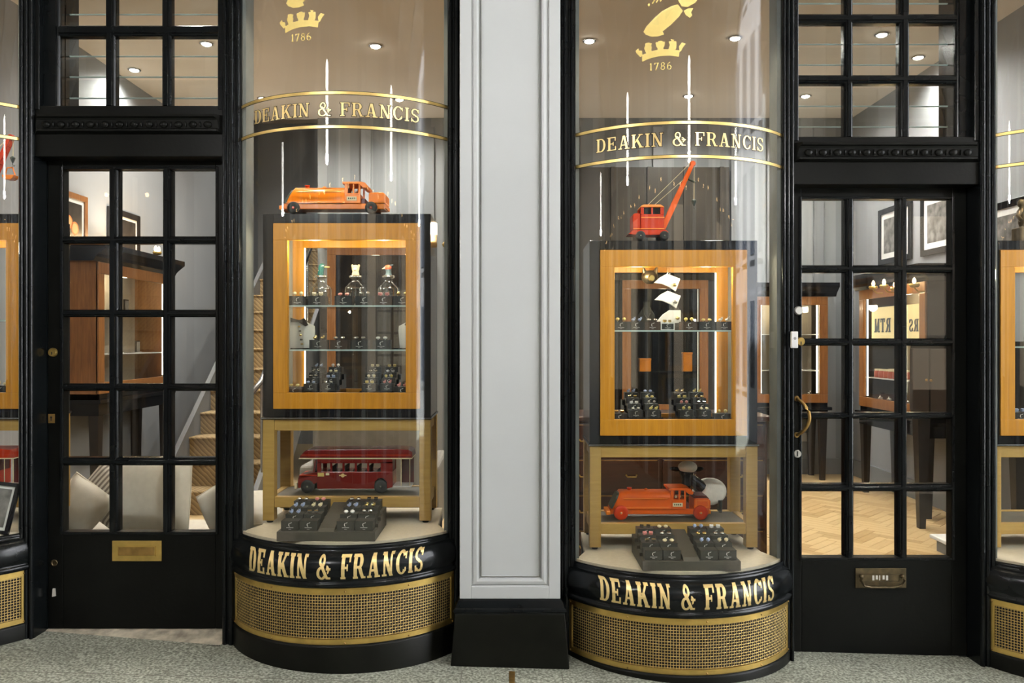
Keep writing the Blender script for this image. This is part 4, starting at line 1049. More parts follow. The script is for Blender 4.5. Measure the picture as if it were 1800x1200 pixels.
# ------------------------------------------------------------------ tin toys (length along x, front to the left, base at z = 0)
def wheel(parent, x, y, r, tyre, hub, w=.016):
    sg = -1 if y < 0 else 1
    o = obj('wheel', MB().lathe([(r * .55, -w / 2), (r * .92, -w / 2), (r, -w * .25), (r, w * .25), (r * .92, w / 2), (r * .55, w / 2)], (x, y, r), 24, axis='Y'), tyre, parent, local=True)
    obj('hub', MB().lathe([(r * .56, -w * .42), (r * .50, -w * .30), (r * .24, -w * .30), (r * .2, -w * .55), (.0005, -w * .6)] if sg < 0 else [(r * .56, w * .42), (r * .5, w * .3), (r * .24, w * .3), (r * .2, w * .55), (.0005, w * .6)], (x, y, r), 18, axis='Y'), hub, o, local=True)
    obj('hub_cap', MB().ell((x, y + sg * w * .55, r), (r * .13, r * .13, r * .13), 8, 6), SILVER, o, local=True)
def loco(loc, rz, body, trim, tyre, hub, lab, square=False, dark=None, wr=.028):
    t = thing('toy_locomotive', loc, rz, label=lab, cat='toy', group='tin locomotive toys')
    hy = .058
    obj('chassis', MB().box(-.226, .240, -.05, .05, .024, .050), body, t, local=True, bevel=.003)
    obj('bumper', MB().box(-.246, -.226, -.055, .055, .022, .040).box(.240, .247, -.05, .05, .026, .044), trim, t, local=True, bevel=.002)
    prof = []
    for k in range(17):
        a = math.pi * k / 16; p = 5 if square else 2.6
        c_, s_ = math.cos(a), math.sin(a)
        rr = 1 / ((abs(c_) ** p + abs(s_) ** p) ** (1 / p))
        prof.append((hy * c_ * rr, .050 + .080 * s_ * rr))
    prof = [(hy, .050)] + prof + [(-hy, .050)]
    sl = .42
    rings = [[(-.215 + (z - .05) * sl + dx, y * k, .05 + (z - .05) * k) for y, z in prof] for dx, k in ((0, .90), (.006, 1), )] + [[(x_, y, z) for y, z in prof] for x_ in (.05, .056)]
    obj('boiler', MB().loft(rings), body, t, local=True)
    fr = [[(-.219 + (z - .05) * sl + dx, y * .86, .052 + (z - .05) * .86) for y, z in prof] for dx in (-.006, .004)]
    obj('radiator_grille', MB().loft(fr, smooth=False), TRUNK, t, local=True)
    for sy in (-1, 1):
        obj('handrail', MB().tube([(-.165, sy * .060, .100), (-.160, sy * .064, .100), (.035, sy * .064, .100), (.040, sy * .060, .100)], .0022, 6), GOLDM if not square else trim, t, local=True)
        obj('body_crease', MB().box(-.205, .048, sy * .0575, sy * .0595, .055, .058), trim, t, local=True)
    obj('chimney', MB().lathe([(.010, .118), (.009, .136), (.012, .138), (.012, .142), (.006, .142)], (-.130, 0, 0), 12), REDB, t, local=True)
    obj('steam_dome', MB().lathe([(.010, .122), (.009, .134), (.002, .138)], (-.05, 0, 0), 12), body, t, local=True)
    # cab
    cb = obj('cab', MB().box(.056, .128, -.058, .058, .05, .092), body, t, local=True, bevel=.002)
    for sy in (-1, 1):
        for a, b in ((.056, .070), (.094, .100), (.120, .128)): obj('cab_pillar', MB().box(a, b, sy * .058, sy * .052, .092, .138), body, cb, local=True)
        obj('window_rail', MB().box(.056, .128, sy * .0595, sy * .055, .090, .096), body, cb, local=True)
        obj('number_plate', MB().box(.066, .112, sy * .0602, sy * .058, .062, .080), CREAM, cb, local=True)
        for q in range(4): obj('plate_mark', MB().box(.072 + q * .009, .078 + q * .009, sy * .0606, sy * .060, .068, .075), TRUNK, cb, local=True)
    obj('cab_front', MB().box(.056, .060, -.052, .052, .092, .138), REDD if not square else body, cb, local=True)
    obj('cab_roof', MB().prism_xz([(.046, .138), (.046, .148), (.130, .149), (.150, .144), (.164, .128), (.158, .118), (.140, .121), (.128, .132), (.120, .138)], -.062, .062), trim if not square else body, t, local=True, bevel=.002)
    for k in (0, 1): obj('driver_head', MB().ell((.086 + k * .018, -.03, .104), (.006, .006, .007), 8, 6), CREAM, t, local=True)
    obj('cab_step', MB().box(.128, .146, -.04, .04, .05, .074), REDD, t, local=True)
    # tender
    td = obj('tender', MB().prism_xz([(.166, .050), (.166, .094), (.171, .100), (.232, .100), (.244, .090), (.244, .050)], -.058, .058), body, t, local=True, bevel=.004)
    if square: obj('tender_load', MB().prism_xz([(.166, .100), (.176, .112), (.226, .112), (.240, .097)], -.05, .05), REDD, td, local=True)
    for sy in (-1, 1):
        for bxs in ((.174, .234, .088, .091), (.174, .234, .058, .061), (.174, .177, .058, .091), (.231, .234, .058, .091)): obj('tender_bead', MB().box(bxs[0], bxs[1], sy * .0595, sy * .057, bxs[2], bxs[3]), trim, td, local=True)
    for x_ in (-.178, .178 if not square else .196):
        for sy in (-1, 1): wheel(t, x_, sy * .060, wr, tyre, hub)
    return t
loco((X(588, 3.7), .215, Z1), 0, ORANGE, ORANGE, RUBB, REDB, 'shiny orange tin locomotive with cab on top of the left cabinet')
loco((X(1154, 3.8), .30, Z2 + DZ), 0, ORNGR, ORANGE, REDB, ORANGE, 'orange red tin locomotive with disc wheels under the right cabinet', True, wr=.034)

def crane(loc, body, jib, lab, bucket=False):
    t = thing('toy_crane', loc, label=lab, cat='toy', group='tin crane toys')
    k = .00264
    obj('chassis', MB().prism_xz([(-.100, .030), (-.078, .050), (.070, .050), (.082, .040), (.078, .026), (-.060, .026)], -.05, .05), body, t, local=True, bevel=.002)
    cb = obj('cab_lower', MB().box(-.044, .062, -.05, .05, .050, .122), body, t, local=True, bevel=.004)
    for a, b in ((-.044, -.030), (.004, .012), (.046, .062)):
        for sy in (-1, 1): obj('cab_pillar', MB().box(a, b, sy * .05, sy * .044, .122, .152), body, cb, local=True)
    obj('window_void', MB().box(-.034, .052, -.040, .040, .122, .152), DARKIN, cb, local=True)
    obj('cab_roof', MB().prism_xz([(-.046, .152), (-.042, .160), (-.030, .165), (.046, .165), (.058, .158), (.064, .152)], -.054, .054), ORANGE, t, local=True, bevel=.003)
    obj('engine_hood', MB().prism_xz([(-.080, .050), (-.080, .118), (-.072, .126), (-.044, .128), (-.044, .050)], -.045, .045), body, t, local=True, bevel=.004)
    for sy in (-1, 1):
        for z_ in (.104, .052): obj('body_band', MB().box(-.078 if z_ < .1 else -.042, .064, sy * .0515, sy * .049, z_, z_ + .004), ORANGE, t, local=True)
    for x_ in (-.045, .064):
        for sy in (-1, 1): wheel(t, x_, sy * .05, .022, RUBB, TRUNK, .014)
    # jib
    p0, p1 = Vector((.068, 0, .062)), Vector((.204, 0, .362)); dv = (p1 - p0).normalized(); nv = Vector((-dv.z, 0, dv.x))
    for sy in (-1, 1):
        mb = MB(); P = [p0 + nv * .013, p1 * .35 + p0 * .65 + nv * .013, p1 + nv * .007, p1 - nv * .007, p1 * .35 + p0 * .65 - nv * .011, p0 - nv * .009]
        mb.prism([(q.x, q.z) for q in P], lambda a, b: (a, sy * .016, b), lambda a, b: (a, sy * .012, b)); obj('jib_side', mb, jib, t, local=True)
    for f in range(11):
        c_ = p0 + (p1 - p0) * (f + .5) / 11; mb = MB(); mb.cyl(tuple(c_ + Vector((0, -.013, 0)) + nv * .006), tuple(c_ + Vector((0, .013, 0)) - nv * .006), .0022, 5); obj('jib_lace', mb, jib, t, local=True)
    obj('jib_sheave', MB().lathe([(.012, -.014), (.014, -.006), (.010, 0), (.014, .006), (.012, .014)], (p1.x, 0, p1.z), 12, axis='Y'), jib, t, local=True)
    wires = [((-.01, -.01, .165), tuple(p1 + nv * .01)), ((-.01, .01, .165), tuple(p1 + nv * .01)), ((.02, 0, .165), tuple(p0 + (p1 - p0) * .8))]
    for a, b in wires: obj('cable', MB().cyl(a, b, .0010, 5), CREAM, t, local=True)
    hk = (.211, 0, .185) if not bucket else (.210, 0, .262)
    for sy in (-1, 1): obj('cable', MB().cyl((p1.x + .008, sy * .004, p1.z), (hk[0], sy * .003, hk[2] + .012), .0009, 5), CREAM, t, local=True)
    h_ = obj('hook_block', MB().lathe([(.001, -.020), (.006, -.012), (.011, .002), (.012, .006), (.005, .012), (.002, .014)], hk, 12), TRUNK, t, local=True)
    obj('hook', MB().tube([(hk[0], 0, hk[2] - .018), (hk[0], 0, hk[2] - .028), (hk[0] + .006, 0, hk[2] - .034), (hk[0] + .010, 0, hk[2] - .028)], .0016, 6), TRUNK, h_, local=True)
    if not bucket:
        q = p0 + (p1 - p0) * .78
        obj('jib_stay', MB().cyl((q.x, 0, q.z), (q.x + .045, 0, q.z - .020), .005, 6), TRUNK, t, local=True)
    if bucket:
        bz = hk[2] - .098; bx_ = hk[0] - .012
        bk_ = obj('grab_bucket', MB().prism_xz([(bx_ - .028, bz + .022), (bx_ - .024, bz + .008), (bx_ - .010, bz), (bx_ + .012, bz), (bx_ + .024, bz + .008), (bx_ + .028, bz + .022)], -.02, .02), ORANGE, t, local=True, bevel=.002)
        for a, b in (((bx_ - .024, 0, bz + .022), (bx_ - .014, 0, bz + .058)), ((bx_ + .024, 0, bz + .022), (bx_ + .012, 0, bz + .058)), ((bx_ - .014, 0, bz + .058), (bx_ + .012, 0, bz + .058))): obj('bucket_bail', MB().cyl(a, b, .003, 6), ORANGE, bk_, local=True)
        obj('bucket_chain', MB().cyl((hk[0], 0, hk[2] - .034), (bx_, 0, bz + .058), .0012, 5), TRUNK, bk_, local=True)
    return t
crane((X(1140, 3.7), .20, Z1 + DZ), REDB, ORNGR, 'orange red tin crane with raised jib on top of the right cabinet')
crane((X(-57, 3.7), .20, Z1), REDB, REDB, 'red tin crane with orange grab bucket at the left edge', True)

def bus(loc, body, lab, group='tin bus toys'):
    t = thing('toy_bus', loc, label=lab, cat='toy', group=group)
    hy = .062
    lo = obj('body_side', MB().prism_xz([(-.179, .022), (-.179, .102), (.176, .102), (.176, .030), (.150, .022), (.148, .056), (.132, .072), (.110, .072), (.092, .056), (.090, .022)], -hy, hy), body, t, local=True, bevel=.002)
    for a, b in ((-.179, -.160), (-.118, -.108), (-.060, -.050), (-.002, .008), (.056, .066), (.120, .176)):
        for sy in (-1, 1): obj('window_pillar', MB().box(a, b, sy * hy, sy * (hy - .006), .102, .148), body, t, local=True)
    for sy in (-1, 1): obj('cant_rail', MB().box(-.179, .176, sy * hy, sy * (hy - .006), .142, .164), body, t, local=True)
    obj('bulkhead', MB().box(.166, .172, -hy + .006, hy - .006, .102, .164), REDD, t, local=True)
    for k in range(5):
        sx_ = -.130 + k * .058; obj('bus_seat', MB().prism_xz([(sx_, .100), (sx_ + .02, .100), (sx_ + .026, .128), (sx_ + .020, .128), (sx_ + .012, .108), (sx_, .108)], -.05, .05), DARKIN, t, local=True)
    hd = obj('bonnet', MB().loft([[(x_, y * w_, z0 + (h_ - z0) * zz) for y, zz in ((-1, 0), (-1, .7), (-.8, .92), (-.4, 1), (.4, 1), (.8, .92), (1, .7), (1, 0))] for x_, w_, h_, z0 in ((-.276, .040, .070, .024), (-.270, .050, .084, .022), (-.235, .058, .092, .030), (-.179, .061, .104, .050))], smooth=False), body, t, local=True, bevel=.003)
    obj('bonnet_trim', MB().box(-.262, -.180, -.0625, .0625, .084, .087), REDB, hd, local=True)
    obj('front_bumper', MB().box(-.288, -.276, -.055, .055, .020, .048), CREAM, t, local=True, bevel=.002)
    obj('windscreen_frame', MB().prism_xz([(-.200, .100), (-.192, .100), (-.182, .160), (-.190, .160)], -.06, .06), REDD, t, local=True)
    rf_ = obj('roof', MB().prism_xz([(-.262, .166), (-.258, .178), (-.236, .200), (-.222, .206), (.20, .210), (.250, .206), (.268, .196), (.270, .170), (.266, .166)], -.066, .066), body, t, local=True, bevel=.006)
    obj('roof_crease', MB().box(-.252, .262, -.0675, .0675, .180, .183), REDB, rf_, local=True)
    obj('cream_waistline', MB().box(-.264, .268, -.0680, .0680, .163, .168), CREAM, t, local=True)
    obj('rear_platform', MB().box(.176, .262, -.055, .055, .028, .034), SOCK, t, local=True)
    obj('rear_wall', MB().box(.200, .264, .045, .052, .034, .165), REDD, t, local=True)
    for x_ in (.215, .256): obj('grab_pole', MB().cyl((x_, -.05, .034), (x_, -.05, .165), .002, 6), CREAM, t, local=True)
    for sy in (-1, 1):
        obj('side_board', MB().box(-.176, -.146, sy * .0632, sy * .062, .080, .097), YELLOW, t, local=True)
        obj('side_board', MB().box(-.138, -.122, sy * .0632, sy * .062, .086, .096), CREAM, t, local=True)
        em_ = MB().lathe([(.009, sy * .062), (.009, sy * .0635)], (-.058, 0, .085), 16, axis='Y').box(-.075, -.041, sy * .0632, sy * .062, .0825, .0875); obj('side_emblem', em_, GOLDL, t, local=True)
    for x_ in (-.225, .120):
        for sy in (-1, 1): wheel(t, x_, sy * .054, .032, RUBB, TRUNK, .018)
    return t
bus((X(628, 3.8), .31, Z2), RED, 'maroon tin bus with cream waistline under the left cabinet')
bus((X(-62, 3.8), .31, Z2 + .0), REDB, 'scarlet tin bus cut off at the left edge', 'tin bus toys')

# sheep ornament behind the right locomotive
s = thing('sheep_ornament', (X(1238, 3.9), .42, Z2 + DZ), label='black faced sheep ornament with white wool cap behind the locomotive', cat='ornament')
WOOL = mat('wool_white', (.90, .85, .74), .95, var=.06, scale=60, bump=.6, bscale=120)
SHB = mat('sheep_black', (.006, .006, .007), .2, spec=.4)
obj('fleece', MB().ell((.03, 0, .10), (.085, .024, .068), 20, 12), WOOL, s, local=True)
for x_ in (-.02, .08):
    for y_ in (-.014, .014): obj('leg', MB().cyl((x_, y_, 0), (x_, y_, .06), .008, 8, .011), SHB, s, local=True)
hc = (-.09, -.035, .19)
obj('head', MB().loft([[(hc[0] + ox + r_ * math.cos(k * math.pi / 7), hc[1] + oy + r_ * .9 * math.sin(k * math.pi / 7), hc[2] + z_) for k in range(14)] for r_, z_, ox, oy in ((.004, -.066, -.006, -.030), (.018, -.062, -.006, -.026), (.023, -.045, -.005, -.020), (.025, -.020, -.002, -.010), (.036, .006, .0, 0), (.038, .022, 0, .004), (.028, .040, 0, .006), (.004, .046, 0, .006))]), SHB, s, local=True)
obj('neck', MB().cyl((-.075, -.03, .175), (-.015, .0, .12), .026, 12, .035), SHB, s, local=True)
obj('wool_cap', MB().ell((hc[0] + .004, hc[1] - .004, hc[2] + .036), (.047, .038, .030), 18, 10), WOOL, s, local=True)
for sx in (-1, 1):
    obj('ear', MB().ell((hc[0] + sx * .058, hc[1] - .004, hc[2] + .020), (.028, .008, .012), 12, 8, M=Matrix.Translation((hc[0], hc[1], hc[2])) @ Matrix.Rotation(sx * R(-6), 4, 'Y') @ Matrix.Translation((-hc[0], -hc[1], -hc[2]))), SHB, s, local=True)
    obj('eye', MB().ell((hc[0] + sx * .017, hc[1] - .030, hc[2] + .006), (.004, .003, .004), 8, 6), BRONZE, s, local=True)
# framed photo leaning in the far left window, bronze figure in the far right
def picture(name, w, h, loc, rot, fm, pm_, lab, mount=.03, fw=.03, group=None, fruit=False):
    p = thing(name, loc, label=lab, cat='picture', group=group); p.rotation_euler = rot
    for a in (((-w / 2, w / 2, h / 2 - fw, h / 2)), (-w / 2, w / 2, -h / 2, -h / 2 + fw), (-w / 2, -w / 2 + fw, -h / 2 + fw, h / 2 - fw), (w / 2 - fw, w / 2, -h / 2 + fw, h / 2 - fw)):
        obj('frame_bar', MB().box(a[0], a[1], -.02, .0, a[2], a[3]), fm, p, local=True, bevel=.002)
    obj('mount', MB().box(-w / 2 + fw, w / 2 - fw, -.010, -.004, -h / 2 + fw, h / 2 - fw), MOUNT, p, local=True)
    pr = obj('print', MB().box(-w / 2 + fw + mount, w / 2 - fw - mount, -.0112, -.0101, -h / 2 + fw + mount, h / 2 - fw - mount), pm_, p, local=True)
    if fruit:
        for x_, z_ in ((-.05, -.02), (.035, -.06)):
            obj('fruit_disc', MB().lathe([(.052, -.0113), (.052, -.0118)], (x_, 0, z_), 20, axis='Y'), ORFR, pr, local=True)
            obj('fruit_core', MB().lathe([(.040, -.0118), (.040, -.0121)], (x_, 0, z_), 12, axis='Y'), mat('fruit_pale', (.85, .42, .16), .5), pr, local=True)
    return p
picture('leaning_photo', .25, .22, (-2.30, -.02, -.718), (R(-12), R(8), R(6)), BLACKC, PICG, 'black framed photo leaning low in the window at the left edge', .012, .016)
bf = thing('bronze_figure', (X(1805, 3.72), .22, Z1 + DZ), label='bronze figure crouching on a block at the right edge', cat='figurine')
obj('block', MB().box(-.05, .05, -.04, .04, 0, .07), BRONZE, bf, local=True, bevel=.006)
obj('body', MB().loft([[(ox + r_ * math.cos(k * math.pi / 6), r_ * .8 * math.sin(k * math.pi / 6), z_) for k in range(12)] for r_, z_, ox in ((.03, .068, 0), (.034, .09, -.006), (.026, .12, -.012), (.03, .145, -.016), (.014, .162, -.02), (.018, .172, -.024), (.019, .186, -.026), (.010, .199, -.026), (.002, .202, -.026))]), BRONZE, bf, local=True)
obj('limb', MB().tube([(-.035, -.02, .145), (-.062, -.03, .12), (-.05, -.04, .095)], .010), BRONZE, bf, local=True)
obj('limb', MB().tube([(.01, -.02, .09), (.04, -.035, .115), (.035, -.04, .07)], .013), BRONZE, bf, local=True)
obj('hoop', MB().tube([(.02 + .045 * math.cos(k * math.pi / 8), 0, .165 + .045 * math.sin(k * math.pi / 8)) for k in range(17)], .005), BRONZE, bf, local=True)

# ------------------------------------------------------------------ shop interior
# downlights
ND = 0
for p, q, lab in ((660, 80, 'left of centre, seen high in the left bow'), (462, 172, 'at the left side of the left bow'), (702, 174, 'at the right side of the left bow'), (236, 122, 'in the middle pane of the left transom'), (363, 76, 'in the right pane of the left transom'),
                  (1036, 71, 'at the left side of the right bow'), (1292, 66, 'at the right side of the right bow'), (1210, 168, 'in the middle of the right bow'), (1550, 60, 'in the middle pane of the right transom'), (1416, 168, 'in the left pane of the right transom'), (1614, 100, 'in the right pane of the right transom'), (1797, 60, 'at the right edge')):
    d = HC * 1400 / (600 - q); x = X(p, d); y = d - 3.5
    t = thing('downlight', (x, y, HC), label='added ceiling downlight ' + lab, cat='downlight', group='ceiling downlights')
    obj('trim_ring', MB().lathe([(.034, -.001), (.052, -.001), (.054, -.006), (.040, -.010), (.034, -.004)], (0, 0, 0), 16), CHROME, t, local=True)
    obj('lens', MB().lathe([(.034, -.002), (.036, -.011), (.022, -.018), (.001, -.019)], (0, 0, 0), 14), LAMPW, t, local=True)
    lamp('downlight_lamp', 'SPOT', (x, y, HC - .03), SPOT, (1, .945, .865), .05, (x, y, 0), 160, .8)

for x, y, lab in ((-1.75, .45, 'over the bench'), (1.75, 1.2, 'inside the right door'), (-2.4, 5.6, 'over the stairs')):  # out-of-view lamps added to brighten cushions, window backs and stairwell
    zc = HC if y < 4 else HC + .6
    t = thing('downlight', (x, y, zc), label='added ceiling downlight ' + lab, cat='downlight', group='ceiling downlights')
    obj('trim_ring', MB().lathe([(.034, -.001), (.052, -.001), (.054, -.006), (.040, -.010), (.034, -.004)], (0, 0, 0), 16), CHROME, t, local=True)
    obj('lens', MB().lathe([(.034, -.002), (.036, -.011), (.022, -.018), (.001, -.019)], (0, 0, 0), 14), LAMPW, t, local=True)
    lamp('downlight_lamp', 'SPOT', (x, y, zc - .03), SPOT * .75, (1, .945, .865), .05, (x, y, 0), 140, .8)
def dcase(loc, rz, w, h, dep, lab, ztop, leg=True, shelves=(.33, .66), dark=False, wood_side=False):
    # loc is the bottom front centre of the case; local -y is its front
    t = thing('display_case', loc, rz, label=lab, cat='display case', group='display cases in the shop')
    O_ = lambda n_, mb, m, par=None, **k: obj(n_, mb, m, par or t, local=True, **k)
    fw = .085
    for a, b in ((-w / 2, -w / 2 + .03), (w / 2 - .03, w / 2)): O_('side_panel', MB().box(a, b, 0, dep, 0, h), WOODB if wood_side else BLACKC)
    O_('base_board', MB().box(-w / 2, w / 2, 0, dep, 0, .04), BLACKC)
    O_('back_panel', MB().box(-w / 2 + .03, w / 2 - .03, dep - .02, dep, .04, h), mat('case_lining_dark', (.055, .036, .022), .7, var=.3, scale=6) if dark else mat('case_lining', (.45, .39, .31), .8))
    O_('frame_rail', MB().box(-w / 2, w / 2, -.012, .012, .04, .04 + fw), WOODB, bevel=.003); O_('frame_rail', MB().box(-w / 2, w / 2, -.012, .012, h - fw, h), WOODB, bevel=.003)
    for a, b in ((-w / 2, -w / 2 + fw), (w / 2 - fw, w / 2)): O_('frame_stile', MB().box(a, b, -.012, .012, .04 + fw, h - fw), WOODB, bevel=.003)
    O_('front_pane', MB().box(-w / 2 + fw, w / 2 - fw, -.002, .002, .04 + fw, h - fw), GLASSC)
    for f in shelves: O_('case_shelf', MB().box(-w / 2 + .03, w / 2 - .03, .03, dep - .02, h * f - .008, h * f), GLASSC if dark else WHITE)
    for a in (-w / 2 + fw + .005, w / 2 - fw - .015)[(1 if dark else 0):]: O_('light_strip', MB().box(a, a + .010, .018, .028, .05 + fw, h - fw), LEDD if dark else LED)
    cr = [(-.0, h), (-.012, h), (-.03, h + .03), (-.05, h + .05), (-.10, h + .09), (-.10, h + .13), (dep, h + .13), (dep, h)]
    mb = MB(); mb.prism_yz(cr, -w / 2 - .08, w / 2 + .08); O_('cornice', mb, BLACKC)
    if leg:
        O_('stand_top', MB().box(-w / 2 - .03, w / 2 + .03, -.04, dep, -.03, 0), BLACKC, bevel=.003)
        O_('stand_apron', MB().box(-w / 2, w / 2, -.01, dep - .02, -.12, -.03), BLACKC)
        for sx in (-1, 1):
            for y in (.0, dep - .07):
                x = sx * (w / 2 - .04); zb = FI - loc[2]
                mb = MB(); mb.loft([[(x - r_, y + .03 - r_, z), (x + r_, y + .03 - r_, z), (x + r_, y + .03 + r_, z), (x - r_, y + .03 + r_, z)] for r_, z in ((.022, zb), (.036, -.12))], smooth=False); O_('leg', mb, DWOOD)
    up = O_('added_uplight', MB().lathe([(.03, h + .13), (.036, h + .16), (.03, h + .165), (.001, h + .15)], (0, dep * .4, 0), 12), CHROME)  # uplight added on each case to brighten the shop ceiling
    q_ = Vector(loc) + Matrix.Rotation(rz, 3, 'Z') @ Vector((0, dep * .4, h + .18))
    lamp('ceiling_fill_light', 'SPOT', tuple(q_), 13, (1, .93, .82), .04, tuple(q_ + Vector((0, -.25, 1)) if abs(rz) < .1 else q_ + Vector((-.25 if loc[0] > 0 else .25, 0, 1))), 150, .8)
    lamp_o = lamp('case_light', 'POINT', tuple(Vector(loc) + Matrix.Rotation(rz, 3, 'Z') @ Vector((0, dep * .4, h - .1))), 1.5 if dark else 5, (1, .82, .55), .04)
    return t
dcase((-3.06, 3.0, -.43), R(90), 1.25, 1.02, .32, 'walnut display case with black cornice on the left wall', 0, wood_side=True)
dcase((2.72, 4.30, -.64), 0, .74, 1.08, .36, 'walnut display case on the back wall behind the right door', 0)
rc_ = dcase((3.16, 3.15, -.62), R(-90), 1.15, 1.08, .34, 'walnut display case with modelled sign reflection on the right wall', 0, shelves=(.28,))
dcase((-1.36, 4.30, -.62), 0, .9, 1.55, .36, 'walnut display case behind the left window cabinet', 0, dark=True)
dcase((1.50, 4.30, -.74), 0, .84, 1.34, .36, 'walnut display case behind the right window cabinet', 0, dark=True)
# glowing panel built as the mirrored reflection of a sign opposite
pnl = obj('reflection_panel', MB().box(-.48, .48, .06, .075, .60, .92), REFLP, rc_, local=True)
def pm2(u, v, off): return (u - .27, .06 - off, .70 + v)
letters('RTM', .30, .12, pm2, mat('reflected_letter_grey', (.10, .13, .17), .5), pnl, 'letter', thick=.004, base=.001, local=True, mirror=True)
def pm3(u, v, off): return (u + .31, .06 - off, .70 + v)
letters('ERS', .22, .10, pm3, MATS['reflected_letter_grey'], pnl, 'letter', thick=.004, base=.001, local=True, mirror=True)
# jars and trinkets in the right wall case
jm = MB().lathe([(.028, 0), (.032, .01), (.032, .05), (.026, .058), (.028, .062), (.028, .072), (.001, .073)], (0, 0, 0), 12).mesh('jar_body')
jl = MB().lathe([(.029, .060), (.029, .076), (.001, .077)], (0, 0, 0), 12).mesh('jar_lid')
JR = mat('red_glaze', (.55, .11, .06), .3)
for r_ in (0, 1):
    for k in range(6 - r_):
        t = thing('glazed_jar', (3.24 + .10 * r_, 3.55 - k * .085 - r_ * .04, -.62 + 1.08 * .28 + .001 + r_ * .0), label='red jar, %s from far end, %s row in right wall case' % (ORD[k], ['front', 'rear'][r_]), cat='jar', group='red jars in the right wall case')
        inst('jar_body', jm, JR, t); inst('jar_lid', jl, CREAM, t)
for k in range(5):
    t = thing('gift_box', (3.24, 3.52 - k * .16, -.62 + .0405), -R(90), label='white gift box, %s from the far end in the right wall case' % ORD[k], cat='box', group='gift boxes in the right wall case')
    inst('box_body', bx, WHITE, t, sc=1.3); inst('ornament', CL[2], SILVER, t, (0, 0, .055), sc=2.2); inst('ornament', CL[1], SILVER, t, (.03, 0, .055), sc=2)
# trinkets in the left wall case and back case
for k in range(4):
    t = thing('trinket_stand', (-3.16, 2.62 + k * .2, -.43 + 1.02 * (.33 if k % 2 else .66) + .001), R(90), label='small framed trinket, %s from the near end in the left wall case' % ORD[k], cat='trinket', group='trinkets in the left wall case')
    obj('stand_frame', MB().box(-.035, .035, -.006, .006, 0, .10), BLACKC, t, local=True); obj('stand_face', MB().box(-.027, .027, -.0075, -.006, .01, .09), PICG, t, local=True); obj('stand_foot', MB().box(-.035, .035, -.02, .03, 0, .006), WHITE, t, local=True)
for k in range(4):
    xx = 2.47 + k * .16
    t = thing('gift_box', (xx, 4.42, -.64 + .041), 0, label='black gift box, %s from left in the back wall case' % ORD[k], cat='box', group='gift boxes in the back wall case')
    inst('box_body', bx, CARD, t, sc=1.4); inst('ornament', CL[2], SILVER, t, (0, 0, .06), sc=2.4)
for k, (x_, z_) in enumerate(((1.32, .28), (1.74, .33))):
    t = thing('amber_box', (x_, 4.42, -.74 + 1.34 * .33 + .001), label=['small amber box at the left of the back case shelf', 'tall amber box at the right of the back case shelf'][k], cat='box', group='amber boxes in the back case')
    w2, h2 = (.11, .11) if k == 0 else (.09, .17)
    obj('box_body', MB().box(-w2 / 2, w2 / 2, -.04, .04, 0, h2), AMBER, t, local=True, bevel=.004); obj('box_lid', MB().box(-w2 / 2 - .003, w2 / 2 + .003, -.043, .043, h2, h2 + .02), AMBER, t, local=True, bevel=.003)
for k, x_ in enumerate((1.34, 1.62)):
    t = thing('necklace_bust', (x_, 4.44, -.74 + 1.34 * .66 + .001), label='dark necklace bust with a silver chain, %s in the back case' % ['left', 'right'][k], cat='bust', group='necklace busts')
    obj('bust_form', MB().loft([[(r_ * math.cos(a * math.pi / 8), r_ * .5 * math.sin(a * math.pi / 8), z_) for a in range(16)] for r_, z_ in ((.06, 0), (.08, .06), (.085, .12), (.05, .17), (.03, .20), (.032, .25))]), CARDT, t, local=True)
    obj('chain', MB().tube([(-.035, -.03, .19), (-.03, -.045, .13), (0, -.05, .08), (.03, -.045, .13), (.035, -.03, .19)], .003, 6), SILVER, t, local=True)

obj('shade_panel', MB().box(.25, 2.22, 4.64, 4.68, FI + .16, 1.78), SHADP, wback)  # invented panel, dimness behind the right bow put into its dark colour
for k in range(6): obj('shade_batten', MB().box(.27 + k * .37, .31 + k * .37, 4.61, 4.64, FI + .16, 1.78), SHADP, wback)
# wall lights with small bulbs
def sconce(loc, lab, nb=2, pw=6, rz=0, gap=.05):
    t = thing('wall_light', loc, rz, label=lab, cat='wall light', group='brass wall lights')
    obj('cup', MB().lathe([(.001, 0), (.03, .004), (.038, .02), (.03, .03), (.001, .03)], (0, 0, 0), 14), BRASS, t, local=True)
    obj('arm', MB().tube([(0, 0, 0), (0, .03, -.03), (0, .08, -.03)], .006, 6), BRASS, t, local=True)
    for k in range(nb):
        x = (k - (nb - 1) / 2) * gap
        obj('bulb', MB().lathe([(.006, .03), (.013, .045), (.010, .062), (.002, .075)], (x, 0, 0), 10), BULB, t, local=True)
    if pw: lamp('wall_light_lamp', 'POINT', (loc[0], loc[1], loc[2] + .10), pw, (1, .66, .34), .03)
sconce((-3.02, 3.28, .735), 'brass twin bulb light on the cornice of the left wall case', 2, 16, R(90), .06)
for k, (p, q) in enumerate(((1535, 513), (1554, 511), (1573, 516), (1607, 510))):  # reflections of lamps, modelled as bulbs on the case
    d = 3.02 * 1400 / (p - 900); sconce((3.02, d - 3.5, Z(q, d) + .02), 'gold bulb standing for a reflected lamp on the right wall case, %s from left' % ORD[k], 1, 5 if k == 1 else 0, R(-90))
sconce((-.325, .62, Z(437, 4.15)), 'bright brass lamp beside the left window cabinet', 1, 10, 0)

